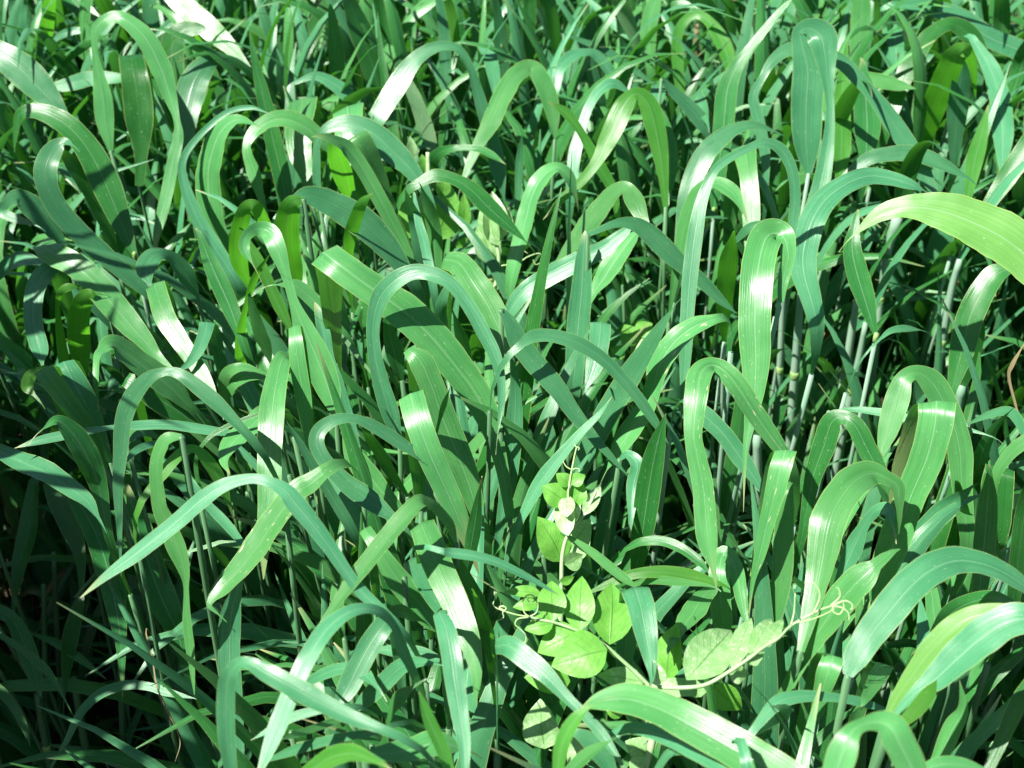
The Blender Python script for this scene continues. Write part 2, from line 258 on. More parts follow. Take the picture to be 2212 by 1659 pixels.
LEAVES = """
A1 l d-.06|690,940,30 655,760,108 640,600,110 612,450,66 592,330,36 588,250,40 602,180,60 660,122,66 760,112,84 900,230,120 1000,420,128 1060,600,84 1100,740,40 1112,850,62 1080,1000,72 1030,1250,74 980,1450,50 962,1590,0|tall twisted shoot whose long leaf arches over and hangs a pale tip
A1 g T|868,1160,50 880,950,84 870,750,170 850,550,172 815,340,150|broad dark leaf folded square at the top, under the tall twisted arch
A1 g d.02|785,720,15 788,620,50 740,400,42 705,280,28 720,210,30 745,165,10|
A1 g d.04|1040,830,20 1000,690,60 940,500,72 900,330,60 880,180,10|
A1 l d-.05|960,-220,100 1080,-30,125 1200,80,135 1320,190,138 1430,290,96 1520,390,48 1610,490,0|bright broad leaf slanting down from the top edge to a pale sharp tip
A1 g d-.06|1810,1420,90 1760,1120,110 1700,860,105 1640,600,85 1590,380,45 1548,165,0|stiff straight dark green spear leaf standing behind the two square folded leaves
A1 b|-200,200,100 -20,320,150 120,420,200 250,550,180 350,660,100 420,780,70 480,900,66 515,965,8|wide glaucous leaf entering from the left edge and twisting to a hanging tip
A1 g d-.03|840,1590,30 760,1400,120 660,1150,180 560,950,160 450,810,140 320,720,120 200,690,90 120,720,56 95,850,26|broad dark leaf rising from a pale node and drooping over toward the left edge
A1 b d-.06 h200|900,1800,90 700,1640,112 520,1480,130 380,1330,130 300,1180,132 285,1050,140 330,940,112 400,890,60 450,905,12|glaucous leaf with a bright shining bend near the left edge, long blade running down right
A1 g|730,1600,20 660,1400,80 570,1200,108 470,1050,100 390,950,50 340,930,8|
A1 b|400,1540,40 300,1400,120 200,1290,138 110,1230,104 40,1270,60 10,1320,60 100,1365,56 210,1400,12|
A1 b|250,570,40 450,520,86 580,490,90 740,490,60 820,500,8|
A1 g|330,510,10 400,400,25 500,310,45 600,250,34 680,215,6|
A1 b d.06|320,265,20 400,210,45 500,190,40 580,220,8|
A1 y d.05 o|270,350,60 290,170,90 310,0,70 320,-120,50|yellow-green upright leaf lit from behind near the top left corner
A1 b d.06|130,330,60 110,150,100 110,-50,100 110,-150,60|
A1 g d.06|640,220,60 600,150,90 480,30,120 380,-80,100|
A1 b d.05|980,260,60 940,100,100 930,-50,70 930,-140,30|
A1 b|960,230,20 1080,140,60 1220,115,30 1290,130,4|
A1 g d.05|1080,700,140 1070,450,150 1080,260,140 1150,190,108 1250,180,60 1290,190,6|
A1 y d.06 o|1180,190,50 1290,270,80 1370,300,50 1420,330,4|
A1 b|1140,880,120 1170,650,165 1215,500,168 1290,400,116 1390,368,8|broad shaded leaf curling over with a lit glaucous crest beside the twisted arch
A1 b d-.03|1430,1680,90 1250,1400,90 1150,1150,62 1140,1000,46 1230,860,40 1400,710,36 1550,670,30 1660,700,6|long narrow leaf making a wide thin arch above the bright drooping leaf
A1 l|1450,1720,80 1390,1550,112 1320,1350,140 1298,1150,150 1310,1000,140 1370,830,110 1470,748,64 1590,775,10|bright wide drooping leaf left of the stiff dark spear leaf
A2 l d-.05|100,1250,40 55,1080,80 12,960,60 12,890,50 60,820,76 150,755,92 260,745,104 380,800,112 480,890,80 540,970,10|bright leaf arching low across the front of a square folded leaf
A2 l T d.01 h110|410,1250,40 385,1100,90 340,950,150 332,800,165 345,700,170 355,610,170|bright leaf folded square at the top with one shadow stripe
A2 l T d.02 h60|720,1300,100 680,1000,150 645,800,182 632,662,192|square folded pale leaf behind the widest arching leaf
A2 b d-.06|458,1260,30 442,1120,50 440,1000,50 448,880,42 510,800,66 640,770,112 800,840,150 930,960,150 1030,1060,112 1100,1160,70 1150,1260,50 1200,1400,10|widest glaucous arching leaf of the middle back, thin stem below its left end
A2 l d-.08|1060,1690,50 950,1460,80 850,1270,95 740,1070,95 640,930,92 572,885,66|long pale folded leaf running down right from a kinked top
A2 y d-.05 o|690,1300,12 640,1200,86 600,1080,128 560,950,104 570,890,80 620,880,10|glowing yellow-green hanging leaf under the kinked pale leaf
A2 l T d-.05|1000,1520,60 900,1280,56 830,1080,84 760,930,112 695,835,140|
A2 y d-.12 o|640,1610,50 650,1480,80 690,1350,80 730,1260,60 795,1203,0|small bright yellow-green leaf standing up in front of the broad slanting leaf
A2 b d-.08|1000,1700,90 880,1540,150 760,1420,188 620,1320,178 480,1250,150 380,1225,112 300,1265,70|broad shiny leaf slanting down right from a crest beside the glowing hanging leaf
A2 y d-.08 o|360,1240,30 290,1270,110 258,1380,150 262,1550,152 290,1700,132 310,1850,60|glowing translucent leaf hanging left of the broad shiny slanting leaf
A1 y d-.06 o|1700,1480,60 1640,1380,80 1590,1290,84 1530,1310,92 1490,1450,110 1490,1620,110 1540,1760,40|
A2 b d-.02|830,720,112 930,560,130 1020,420,110 1110,330,82 1230,285,58 1330,310,50 1390,400,44 1430,520,60 1480,700,80 1540,900,92 1570,1050,100 1605,1220,20|tall hoop-shaped glaucous leaf at the centre of the back rows
A2 b B|1488,268,100 1520,350,90 1550,500,72 1560,640,8|
A3 l d-.02 h250|395,870,12 380,700,90 340,560,112 285,450,100 228,420,92 140,480,112 60,620,120 0,760,110 -80,900,72 -150,1050,42 -190,1160,6|shiny leaf arching over at the upper middle, long tail running down left
A2 g d-.06|1135,1110,40 1150,1030,80 1200,960,72 1290,925,42 1440,925,40 1530,965,45 1620,1025,0|
A2 p d.02|960,430,50 1020,540,72 1080,680,90 1140,860,90 1185,990,20|pale yellowing leaf hanging above the round pea leaf at the back
A2 g d.02|930,880,60 900,700,70 870,500,52 840,300,35 820,70,0|slim upright spike beside the tall hoop-shaped leaf
A2 b d.04|970,420,60 920,200,90 880,0,74 865,-120,50|
A2 b d.06|1260,620,30 1245,450,70 1240,250,72 1220,100,60 1195,-60,40|
A2 y d.07|1300,420,40 1300,250,70 1270,60,70 1230,-60,40|
A2 g d.05|370,340,60 430,180,100 500,50,90 560,-60,50|
A2 b d.02|300,520,20 430,475,50 540,520,80 640,600,90 730,720,40|
A2 b d.06|0,140,20 70,95,30 180,70,30 300,80,30 410,130,8|
A2 g d.05|850,650,120 790,400,150 720,200,142 660,50,100 620,-60,50|
A2 l d.05|590,640,60 570,480,100 560,300,92 540,130,60|
A2 g d-.1|1080,1140,60 1180,1095,80 1300,1120,72 1400,1180,100 1520,1300,110 1620,1390,80 1740,1500,8|green leaf arching right over the round pea leaf and pale pea bud
A2 b d-.05|1100,1700,80 1060,1400,85 1025,1280,60 1000,1200,12|
A2 b d-.07|1150,1690,60 1110,1500,60 1070,1350,46 1040,1140,0|
A2 l d-.05|1180,1690,70 1170,1450,92 1140,1300,74 1095,1170,12|
A2 b|1690,1300,30 1708,1000,50 1722,830,0|
A3 y d-.07|1085,1290,34 1068,1080,70 1042,900,112 1002,720,128 958,620,106 890,585,76 825,660,122 780,760,130 722,880,112 660,1000,74 560,1130,58 440,1240,48 320,1370,0|yellow-green leaf bent double at the middle back, lit half trailing left
A3 g d-.04|1090,1280,30 1112,1000,104 1085,800,74 1050,680,20|
A3 y d-.03|800,1400,30 750,1180,60 680,1050,76 600,900,60 540,800,50 460,700,60 350,630,0|thin twisted spear leaf crossing behind the bent yellow-green leaf
A3 b d.02|500,1140,70 520,950,80 560,800,62 610,660,56 680,560,60 760,520,60 850,570,20|
A3 b d.04|450,210,10 550,250,30 700,310,46 850,410,50 1020,530,8|
A3 b B d.02|1045,530,98 1032,620,80 1010,710,10|
A3 g d-.05|1385,1310,30 1400,1150,92 1428,950,112 1450,750,130 1470,560,128 1520,430,92 1600,320,62 1700,190,50 1800,70,40 1880,-20,8|tall broad leaf twisting up right to the top edge from a pale node
A3 y d.03|1180,600,60 1160,400,72 1155,250,62 1190,150,62 1270,90,56 1350,130,62 1420,230,90 1470,350,90 1495,500,20|
A3 l d.06|990,380,60 980,220,102 1000,80,100 1045,-60,40|
A3 g d.06|1030,300,50 1060,160,62 1110,60,52 1180,25,50 1270,45,10|
A3 p d.05|960,500,20 930,350,40 880,200,80 820,70,100 785,-20,96|pale whitish rolled leaf tapering downward at the upper middle
A3 b d.05|580,-20,20 700,90,50 830,200,60 925,280,6|
A3 g d.04|240,420,40 235,200,80 240,0,80 245,-100,50|
A3 b B d.04|190,30,60 150,180,50 85,385,0|
A3 b d.03|400,540,60 430,420,72 500,350,72 590,325,44 660,350,60 740,450,70 790,560,20|
A3 b B d.02|1258,580,100 1300,660,92 1345,770,20|
A3 b d.02|1060,490,20 1130,570,60 1230,670,90 1330,790,90 1385,910,12|
A3 b|1190,1500,100 1230,1200,122 1320,980,130 1420,870,110 1530,800,72 1640,780,50 1775,822,8|long shaded leaf rising right with a lit bend behind the tall twisting leaf
A3 l B d-.02 h150|1570,905,152 1602,1100,112 1620,1350,110 1610,1570,60|glossy striped leaf hanging straight down right of the pale node
A3 b d-.1|1862,1500,60 1892,1250,66 1872,1060,66 1802,930,72 1697,888,54 1580,935,48 1460,1000,56 1380,1080,54 1310,1250,76 1272,1450,96 1240,1700,98 1222,1930,86 1210,2180,78 1195,2430,40 1180,2640,0|very long narrow leaf arching and then hanging straight down to a needle tip
A3 l d-.03|1165,1620,60 1210,1380,82 1280,1210,82 1390,1140,74 1490,1190,92 1552,1280,40|
A3 l|150,1620,90 210,1380,102 260,1200,102 330,1090,92 410,1045,64 480,1100,72 515,1200,30|
A3 l d-.03|420,1640,50 560,1450,112 680,1300,120 760,1200,92 840,1170,74 890,1250,120 945,1375,70|
B3 b d-.04|90,470,40 140,370,92 230,270,112 400,170,122 560,90,120 700,20,100 800,-60,72 890,-140,20|long smooth leaf sweeping up right across the middle with one bright sheen
B3 b d-.07|600,-70,30 780,-140,52 900,-130,92 1000,-60,120 1100,40,120 1200,130,100 1320,230,82 1420,330,60 1530,425,0|glaucous leaf arching right and dropping to a tip above the backlit yellow leaf
B3 l|640,290,50 700,200,110 770,90,120 850,-20,100 915,-95,20|
B4 l d-.1 h230|270,350,40 285,220,66 318,60,84 280,-62,150 190,-62,195 140,80,205 117,300,202 110,500,200 116,700,180 108,900,130 80,1100,72 50,1300,30 38,1659,0|large pale leaf hanging broad and shining at right of centre, white ribs down its length
A4 b d-.05|-60,1540,20 0,1490,34 80,1420,62 200,1410,64 280,1440,62 350,1530,70 425,1650,6|
A4 b d-.08|445,1080,40 430,900,160 430,650,195 440,450,190 402,270,124 392,200,96 450,180,132 520,225,180 545,330,150 560,470,84 575,620,56 575,800,62 550,1000,92 510,1200,110 450,1400,110 420,1520,30|very tall broad leaf bent over at top right, pale tail hanging in front
A4 b d-.1|178,1160,34 172,950,64 132,750,72 100,600,60 160,480,46 220,380,66 320,310,84 460,320,92 640,380,92 760,500,82 850,600,84 960,750,110 1060,900,110 1150,1060,100 1225,1190,50|long leaf arching from a pale stem and crossing diagonally behind the tallest bent leaf
A4 y o|1130,900,128 1215,690,152 1290,500,152 1355,355,132 1420,312,84 1468,420,54 1485,610,4|wide yellow-green leaf bent over at upper right, dark veins showing through
A4 g|950,740,80 1040,480,112 1120,330,120 1200,220,92 1330,150,84 1450,220,112 1510,330,92 1545,470,20|
A4 b|1460,230,40 1580,430,100 1640,640,122 1655,850,120 1650,1070,30|
A4 b d.02|1000,30,40 1200,50,100 1400,120,112 1560,230,122 1700,290,122 1850,350,102 2000,440,40|
A4 b B d.03 h280|960,65,140 980,200,142 992,350,140 1000,490,70|square folded glaucous leaf with a glint near the top right edge
A4 l d.04|740,480,80 760,300,112 770,100,120 780,-60,100|
A4 y d.02|870,460,50 875,250,62 870,80,44 868,-40,20|
A4 l|560,470,30 700,470,62 800,485,80 900,510,90 1000,535,70 1115,553,0|
A4 y d.02|640,1120,60 650,900,112 650,700,102 660,500,80 680,300,20|
A4 g d.02|800,1020,60 810,800,160 800,600,132 790,470,60|
A4 b d-.1 h100|470,1900,120 410,1659,160 440,1450,170 520,1280,150 640,1170,130 800,1100,110 950,1110,90 1080,1150,62 1160,1185,8|broad blue-green leaf curving up and over to the right beside the long pale tail
A4 b d-.02|640,1140,50 800,1000,82 950,960,92 1100,960,100 1250,1010,82 1430,1105,20|
A4 v d-.2 k.03|2350,2250,150 2050,1850,230 1850,1640,285 1650,1480,300 1450,1380,275 1250,1310,215 1060,1290,142 880,1340,92 720,1470,8|largest leaf of all, glossy yellow-green, reaching in from the right edge
A4 y d-.02|1440,1220,50 1480,1000,100 1520,850,82 1562,655,4|
A4 g|1560,1290,80 1700,1080,122 1850,850,122 1920,700,60|
A4 g d.03|1680,700,90 1760,450,122 1800,340,122 1830,260,80|
A4 b d.03|1350,1010,50 1370,700,122 1400,450,102 1420,300,30|
B1 l B d-.05 h110|250,-30,120 320,40,150 450,110,152 560,200,156 680,340,170 800,480,152 900,590,112 980,690,64 1080,768,10|broad leaf with a white glare at its bend, sweeping down right from the left edge
B1 b d-.03|400,80,60 280,170,112 222,270,112 205,400,110 215,520,110 250,650,100 262,730,20|shiny leaf hanging down below the glaring bend at the left
B1 b d-.08|1500,1130,60 1350,980,92 1220,870,92 1120,800,72 1030,785,54 920,830,84 820,950,112 768,1100,102 750,1300,86 736,1500,62 742,1700,42 755,2060,0|glaucous leaf arching in a hook and hanging its long blade straight down at left
B1 y d.02 o|530,820,40 500,650,130 490,480,132 512,360,122 560,305,80 600,300,8|oval-looking bright yellow-green leaf lit from behind at the left
B1 y d.02 o|400,720,70 375,550,52 360,400,28 370,300,38 420,260,52 500,250,10|narrow glowing leaf hooked over just left of the oval yellow one
B1 l B d-.04 h95|960,234,120 990,330,126 1030,450,130 1100,560,120 1180,680,102 1260,800,90 1320,920,62 1355,990,6|leaf with a square-cut looking bend and a white flash across it
B1 b B d-.06|1292,475,92 1272,560,82 1230,660,72 1170,740,44 1105,778,4|
B1 l d-.06|1190,1010,60 1060,880,150 930,780,152 800,680,140 700,620,112 640,650,56 605,700,42 600,850,32 615,1030,4|broad leaf with a thin yellow curled end hanging at its left
B1 g T|1300,1180,50 1150,1060,130 1000,960,150 880,880,130 780,830,92|
B1 l T d-.06 h40|660,1390,30 600,1250,62 540,1130,92 450,1010,112 350,880,122 268,765,122|left blade of a folded pair at the left edge, shining at its bend
B1 b T d-.05|690,1350,30 650,1250,62 600,1120,102 530,980,150 460,850,152 395,722,122|
B1 y d-.05 o|230,780,40 190,810,70 170,880,72 212,930,20|
B1 b d-.06|1480,1170,30 1300,1150,60 1050,1115,60 850,1120,60 720,1130,30 540,1155,46 380,1185,60 240,1215,50 90,1262,0|narrow leaf lying almost level across the left, pale tip toward the edge
B1 b d-.03|-160,1230,60 -30,1270,82 120,1340,120 280,1410,132 420,1500,112 540,1590,82 610,1690,20|
B1 g d-.03|660,1720,60 610,1480,112 550,1330,150 460,1180,130 360,1090,70 270,1140,8|
B1 l d-.07|1130,1190,30 1040,1210,80 990,1300,82 975,1420,78 985,1540,82 1000,1640,92 1050,1746,112 1110,1900,110 1150,2036,62 1162,2146,32 1168,2346,52 1190,2546,50 1212,2800,4|bright ribbon leaf hanging at left, twisting edge-on halfway into the shade
B1 y d-.05|950,1500,50 1010,1430,70 1080,1340,72 1150,1280,62 1220,1270,52 1300,1350,80 1380,1480,72 1430,1620,20|
B1 l d-.06|1680,1020,100 1640,1050,112 1560,1130,120 1450,1230,112 1400,1330,62 1432,1425,4|
B2 l B d-.09 h350|270,672,86 222,720,112 182,900,146 162,1080,156 152,1300,152 150,1500,142 130,1720,110|long straight leaf hanging left of centre with a white patch of glare
B1 g d-.05|1640,1040,20 1450,1110,30 1310,1190,26 1230,1300,22 1225,1420,26 1262,1540,10|
B1 b d-.16|2362,2256,60 2252,2156,82 2152,2026,80 2052,1876,92 1932,1716,112 1832,1596,120 1780,1530,96 1680,1472,66 1560,1452,64 1400,1492,84 1250,1590,102 1080,1740,102 850,1920,92 660,2060,52 500,2195,4|longest blue-green leaf crossing the lower left in one flat arch to a white tip
B1 b|790,1240,8 850,1180,42 920,1165,50 1010,1210,10|
B1 b|1010,1220,30 980,1230,40 900,1250,44 830,1290,40 780,1362,0|
B1 l|1420,1010,40 1390,880,62 1420,790,72 1520,760,52 1650,795,10|
B1 l|1660,820,20 1540,820,62 1450,870,72 1430,955,6|
B1 b|-80,260,40 -20,190,60 60,110,90 150,85,92 280,115,20|
B1 b d-.02|1235,320,20 1170,200,108 1090,90,82 1020,50,66 950,70,112 910,150,122 930,230,30|
B1 g|1500,560,60 1420,350,112 1330,150,102 1250,-50,40|
B1 y d-.03 o|1500,760,70 1500,560,62 1530,390,32 1590,200,46 1685,45,0|
B1 l|1690,745,10 1640,600,80 1590,450,72 1555,310,20|
B2 l d-.1 h80|560,1065,30 525,920,140 450,720,180 370,530,130 300,350,62 250,180,62 200,30,110 150,-80,116 70,-105,84 5,-60,62 -8,20,66 40,110,8|tall twisting leaf left of centre, hooked at the top and widest low down
B2 y|290,545,20 220,400,72 150,250,72 80,100,70 10,-20,50 -40,-120,10|
B2 l T d-.04 h130|1650,1700,60 1600,1400,80 1550,1200,112 1500,1050,160 1420,900,186 1300,740,205 1150,560,222 1000,420,226 880,330,212 720,220,192 590,120,194 480,38,192|broad leaf with a big white glare at its folded upper end, running far down right
B2 g d-.02|640,525,20 560,400,130 480,250,122 410,130,50|
B2 l d-.03|580,505,40 500,420,92 400,320,92 310,250,82 200,242,10|
B2 b d.02|710,1245,6 640,1050,60 580,850,54 520,700,62 490,560,80 470,480,72|
B2 b d-.12|960,1235,30 900,1050,110 840,850,102 800,650,84 795,480,84 840,320,112 930,220,112 1050,165,96 1180,185,92 1290,250,84 1390,380,84 1480,540,90 1550,680,80 1590,830,54 1590,1000,40 1572,1160,6|great hoop-shaped leaf at the centre, arching over the broad glaring leaf
B2 g d-.03|975,840,20 930,680,112 890,520,72 890,380,34 925,290,8|
B2 l T d-.09 h230|1590,1150,20 1600,950,40 1622,830,62 1640,730,76 1630,640,116 1580,520,170 1510,370,180 1420,230,172 1330,110,152 1230,85,104|broad bright leaf right of the central hoop, glowing yellow where it narrows below
B3 b d-.08|60,400,40 110,470,80 170,600,130 260,720,132 400,880,120 520,1050,92 640,1200,62 740,1310,42 835,1418,8|glaucous leaf falling diagonally right toward the small pea shoot's tendril
B2 l B d-.1 h280|1025,920,160 1060,1050,166 1110,1200,166 1170,1350,162 1240,1500,152 1320,1680,130|leaf with a cut-looking square top and white flash in the middle of the crop
B2 l T d-.04|1450,1680,90 1380,1450,150 1300,1250,170 1220,1050,170 1150,850,152 1090,720,152 1010,640,70|
B2 b d-.14|1232,500,60 1216,400,72 1240,300,52 1298,165,0|
B2 g d-.05|1390,700,40 1340,560,72 1298,430,12|
B2 l d-.14|1205,1095,20 1235,990,36 1272,888,0|
C2 g d-.06|1370,500,20 1400,300,82 1430,120,82 1465,-140,0|stiff spear leaf standing left of the small pea shoot
B2 b d-.1|1060,1290,60 930,1210,82 800,1130,74 680,1080,56 560,1085,74 462,1150,92 442,1240,96 500,1350,92 620,1480,112 760,1580,130 910,1690,60|blue-green leaf curling in a tight loop below the great hoop
B2 l d-.05|890,1580,100 780,1450,140 680,1320,120 630,1200,54 618,1110,8|
B2 b d-.1|620,1700,70 500,1500,70 400,1340,56 320,1200,36 250,1090,0|
B2 l B d-.07|300,500,70 322,700,102 360,950,98 390,1150,64 420,1400,32 445,1610,4|
B2 p|575,530,10 660,640,30 780,795,12|
B2 g|1010,1565,20 920,1430,52 840,1300,72 760,1180,50 730,1120,8|
B3 b d-.1|190,610,50 260,565,80 370,560,82 520,600,90 660,680,82 780,790,80 900,930,72 1000,1070,60 1105,1240,0|slender glaucous leaf arching right and pointing down above the pea shoot
B3 b d.02|520,760,120 540,500,140 560,300,132 572,90,100|pleated dark blue-green leaf standing upright behind the slender arch
B3 b B d.01|680,475,130 670,600,130 640,750,112 588,890,20|
B3 b d-.03|540,1430,90 640,1200,140 760,980,150 870,800,142 960,660,112 1040,530,72 1130,390,6|
B3 l d-.02|1400,455,60 1270,500,112 1140,600,130 1050,740,140 1010,880,104 960,1010,120 870,1150,130 790,1270,90 720,1395,6|leaf with a white gleam and small pale scars, bending down left behind the slender arch
B3 l d-.1 h125|1800,1270,90 1650,1060,120 1540,890,130 1450,780,112 1370,745,96 1310,790,150 1285,900,146 1266,1050,130 1262,1200,112 1290,1350,120 1320,1500,130 1335,1680,136 1350,1850,120 1380,2000,40|bent leaf with brown scratches down its lit hanging half
B3 y d.01 o|1450,600,20 1445,450,82 1460,250,112 1480,80,112 1505,-60,30|glowing yellow leaf standing behind the needle-tipped hanging leaf
B3 g d-.05|950,1720,150 990,1450,152 1030,1250,112 1087,1043,4|upright half-lit leaf right of the small pea shoot
B3 b d-.01|1280,1000,80 1330,1060,112 1450,1180,112 1550,1320,112 1640,1450,72 1705,1560,4|
B3 b|800,1330,20 850,1300,52 910,1370,92 885,1500,92 870,1680,40|
B3 b d-.02|190,1690,50 300,1480,92 430,1310,72 560,1160,52 680,1040,30 750,940,0|
B3 b d.02|60,1720,60 110,1450,100 140,1150,112 150,900,70 130,720,30|
B4 g d-.05|865,565,20 800,350,112 740,150,132 715,0,104 740,-160,40|striped green leaf leaning left from a yellow node on the right
B4 b|890,582,16 960,530,40 1050,515,42 1140,525,6|
B4 g|1340,890,60 1400,650,150 1450,450,162 1530,290,152 1610,180,132 1710,145,40|broad leaf on the right with a dark shadow bar near its bent top
B4 l d-.05|1425,1720,100 1400,1500,122 1390,1300,150 1360,1150,142 1290,980,150 1210,850,152 1115,792,96 1040,830,104 1000,950,150 940,1150,122 890,1315,30|leaf folded over in an upside-down V at the right
C4 l T d-.1|840,640,30 900,450,150 980,250,190 1080,-30,185 1180,-266,200 1230,-470,212 1242,-630,222|upright leaf folded lengthwise with a yellow rib, rising from a yellow node at right
B4 g d-.03|420,1720,60 470,1450,102 540,1250,140 590,1100,132 670,1070,84 740,1130,112 810,1270,120 880,1400,102 940,1540,20|leaf bent over in a tent shape in front of the pale stems
B4 l B d-.09 h150|300,1272,130 265,1400,130 230,1560,120 190,1716,96 140,1926,72 100,2076,32 70,2290,4|leaf with a white flash and faint scars, hanging at lower right of the pale stems
C4 l B d-.05|300,-120,90 296,50,112 290,250,126 280,450,126 250,650,102 232,800,20|
C4 l d-.1 h120|395,935,50 440,750,92 490,550,130 530,350,182 570,130,212 640,-16,212 730,-126,200 830,-176,152 930,-146,92 1000,-86,90 1010,40,40|pale bright leaf bending over at lower right, white crease on the bend
B4 b d-.04|570,1035,6 720,1020,32 900,1040,50 1080,1080,52 1300,1110,50 1545,1175,10|
B4 b|1430,1115,6 1550,1060,42 1680,1030,62 1750,1090,60 1800,1230,20|
B4 l d-.04|1950,1150,70 1800,1220,80 1700,1300,80 1620,1420,62 1592,1560,44 1600,1800,40 1640,1960,10|
B4 g|1480,1720,90 1500,1450,112 1530,1280,82 1600,1140,52 1692,1038,6|
B4 d d-.03|1787,1260,5 1740,1020,14 1692,820,18 1715,740,26 1765,650,10|
B4 g T|1600,1720,200 1620,1500,192 1640,1375,172|
B4 g|750,1375,20 820,1300,40 892,1238,0|
C1 g L.40|210,-120,60 195,0,80 170,200,112 120,400,84 90,600,34 85,760,4|
C1 g L.38|320,-120,100 370,0,130 450,180,120 500,350,66 508,550,32 480,680,80 430,900,92 400,1220,10|
C1 g L.42|420,-120,60 500,20,112 600,200,142 680,450,142 730,700,112 755,900,62 765,1230,0|long leaf hanging into the dark hollow at lower left with two spots of sun
C1 g L.42|1150,980,60 1100,800,120 1030,650,170 960,480,182 900,300,172 850,130,160 820,0,60|wide leaf half lit above the dark hollow at lower left
C1 g L.42|700,360,40 730,450,62 800,600,72 870,750,52 950,880,0|
C1 d L.42 d-.005|925,880,9 950,980,9 975,1140,10 1030,1280,8 1120,1480,6 1092,1620,2|
C1 g L.40|-120,620,60 -10,680,80 80,740,82 150,880,112 210,1050,92 260,1225,4|
C1 g L.42|-100,760,30 0,830,34 150,930,42 280,1040,50 370,1170,22 465,1350,0|
C1 g L.42|-100,1120,60 -10,1170,62 80,1270,52 150,1400,42 190,1530,0|
C1 b L.38|360,1580,20 420,1480,34 500,1320,52 620,1200,60 780,1145,62 920,1150,52 1050,1190,50 1210,1225,6|
C1 g L.36|180,815,10 350,880,50 500,980,50 665,1108,0|
C1 b d-.14|2360,1410,60 2200,1350,92 2050,1280,112 1900,1200,130 1760,1120,122 1650,1060,112 1560,1010,80 1490,1010,76 1430,1080,102 1410,1200,112 1410,1400,112 1430,1600,90 1460,1780,50|near leaf kinked over like a hook at the bottom left, pale blue hanging end
C1 s d-.08|2030,-190,90 1930,-110,120 1850,-60,132 1720,100,152 1600,280,150 1480,430,130 1390,530,112 1325,600,56 1308,650,28 1360,700,10|battered greyish leaf with a torn brown curled tip at lower left
C1 b L.48|1480,1780,100 1450,1300,130 1430,950,136 1440,720,130 1480,540,62 1530,400,10|
C1 b d-.06|1180,-150,30 1280,0,52 1400,130,62 1500,250,42 1632,412,0|
C2 l d-.12|1310,260,20 1270,150,60 1200,60,66 1130,10,72 1060,20,92 900,200,112 760,380,102 620,560,72 500,730,42 385,897,0|pale straight leaf crossing diagonally down left over the lower middle
C2 l B d-.04|740,165,80 820,290,92 890,400,122 960,500,150 1060,610,152 1150,720,142 1225,810,40|
C2 l B d-.09 h200|1090,130,160 1150,280,182 1220,450,182 1300,620,172 1370,800,152 1420,950,112 1440,1100,62 1430,1220,22 1400,1315,2|broad grey-green striped leaf with a white glare, hanging beside the pea tendrils
C2 b B d-.05 h120|1020,360,100 1090,470,112 1170,600,102 1250,700,92 1325,810,20|
C2 b B d-.1|1205,690,84 1250,800,120 1280,950,126 1300,1100,126 1330,1300,112 1360,1500,84 1372,1700,40|pale leaf hanging to the bottom edge below the grey-green striped one
C2 g d-.05|1500,900,50 1450,680,120 1370,500,102 1300,350,62 1258,212,0|
C2 y d-.03 o|1530,920,30 1500,800,80 1460,680,60 1420,560,10|
C2 b d-.12|1010,995,60 965,900,74 930,790,50 860,705,62 760,665,62 640,690,84 520,780,110 420,920,112 310,1130,112 190,1430,112 80,1700,30|ribbed blue-green leaf arching over the bottom middle, tail running to the lower left
C2 b B d-.07 h50|905,705,112 850,780,130 770,900,140 700,1030,142 630,1170,130 565,1280,40|
C2 g d-.08|870,700,40 980,690,90 1090,735,20|
C2 b d-.05|370,1135,40 470,1080,70 600,1040,74 720,1060,92 805,1140,30|
C2 b d-.06|655,1315,20 760,1220,100 870,1120,112 970,1030,102 1080,1000,62 1190,1012,8|
C2 b|800,920,30 950,930,80 1100,950,82 1230,995,40|
C2 b d-.08|460,1298,50 300,1340,60 150,1420,42 30,1487,0|
C2 l d-.09|560,1365,40 350,1440,46 190,1492,0|
C2 b d-.08|800,1438,40 550,1480,60 300,1550,60 90,1630,4|
C2 l d-.08|740,1565,20 900,1570,120 1050,1540,150 1200,1500,152 1345,1535,30|wide pale leaf lying flat near the bottom edge, crossed by a yellow spear
C2 y d-.14|300,1760,60 380,1690,90 520,1600,120 660,1570,112 810,1615,40|
C2 y d-.14|1285,1720,60 1220,1530,82 1150,1380,80 1110,1270,52 1078,1178,0|narrow yellow-green spear leaf at the bottom edge left of the pea
C3 b B d-.09 h90|20,900,92 110,900,132 230,990,132 340,1080,112 450,1200,74 560,1310,62 680,1440,70 770,1570,40|glaucous leaf with a light band, passing under the pea's lowest leaflet
C2 b d-.12|1230,310,40 1290,320,62 1430,340,62 1560,375,56 1700,440,46 1830,510,30 1965,588,2|
C2 g d-.06|850,1700,40 860,1530,50 880,1430,24 900,1330,34 960,1220,90 1040,1155,20|
C3 b B d-.07 h80|895,540,176 930,650,170 960,800,150 985,950,102 1000,1080,40 990,1160,4|blue-green leaf hanging between the two pea leaves, folded square at the top
C3 l d.02 h180|1590,770,20 1560,620,72 1530,450,92 1500,360,84 1440,335,122 1420,450,130 1425,600,130 1440,750,120 1442,870,50|bent bright leaf hanging just above the right pea leaf
C3 l d-.02|500,225,20 620,310,52 730,400,60 830,480,52 905,535,12|
C3 y d.0|620,560,20 760,500,52 900,450,62 1080,440,82 1250,470,92 1370,495,40|
C3 l d-.01|860,520,20 1000,490,52 1150,500,50 1340,520,20|
C3 l|1400,510,40 1310,600,120 1250,700,132 1170,810,70|
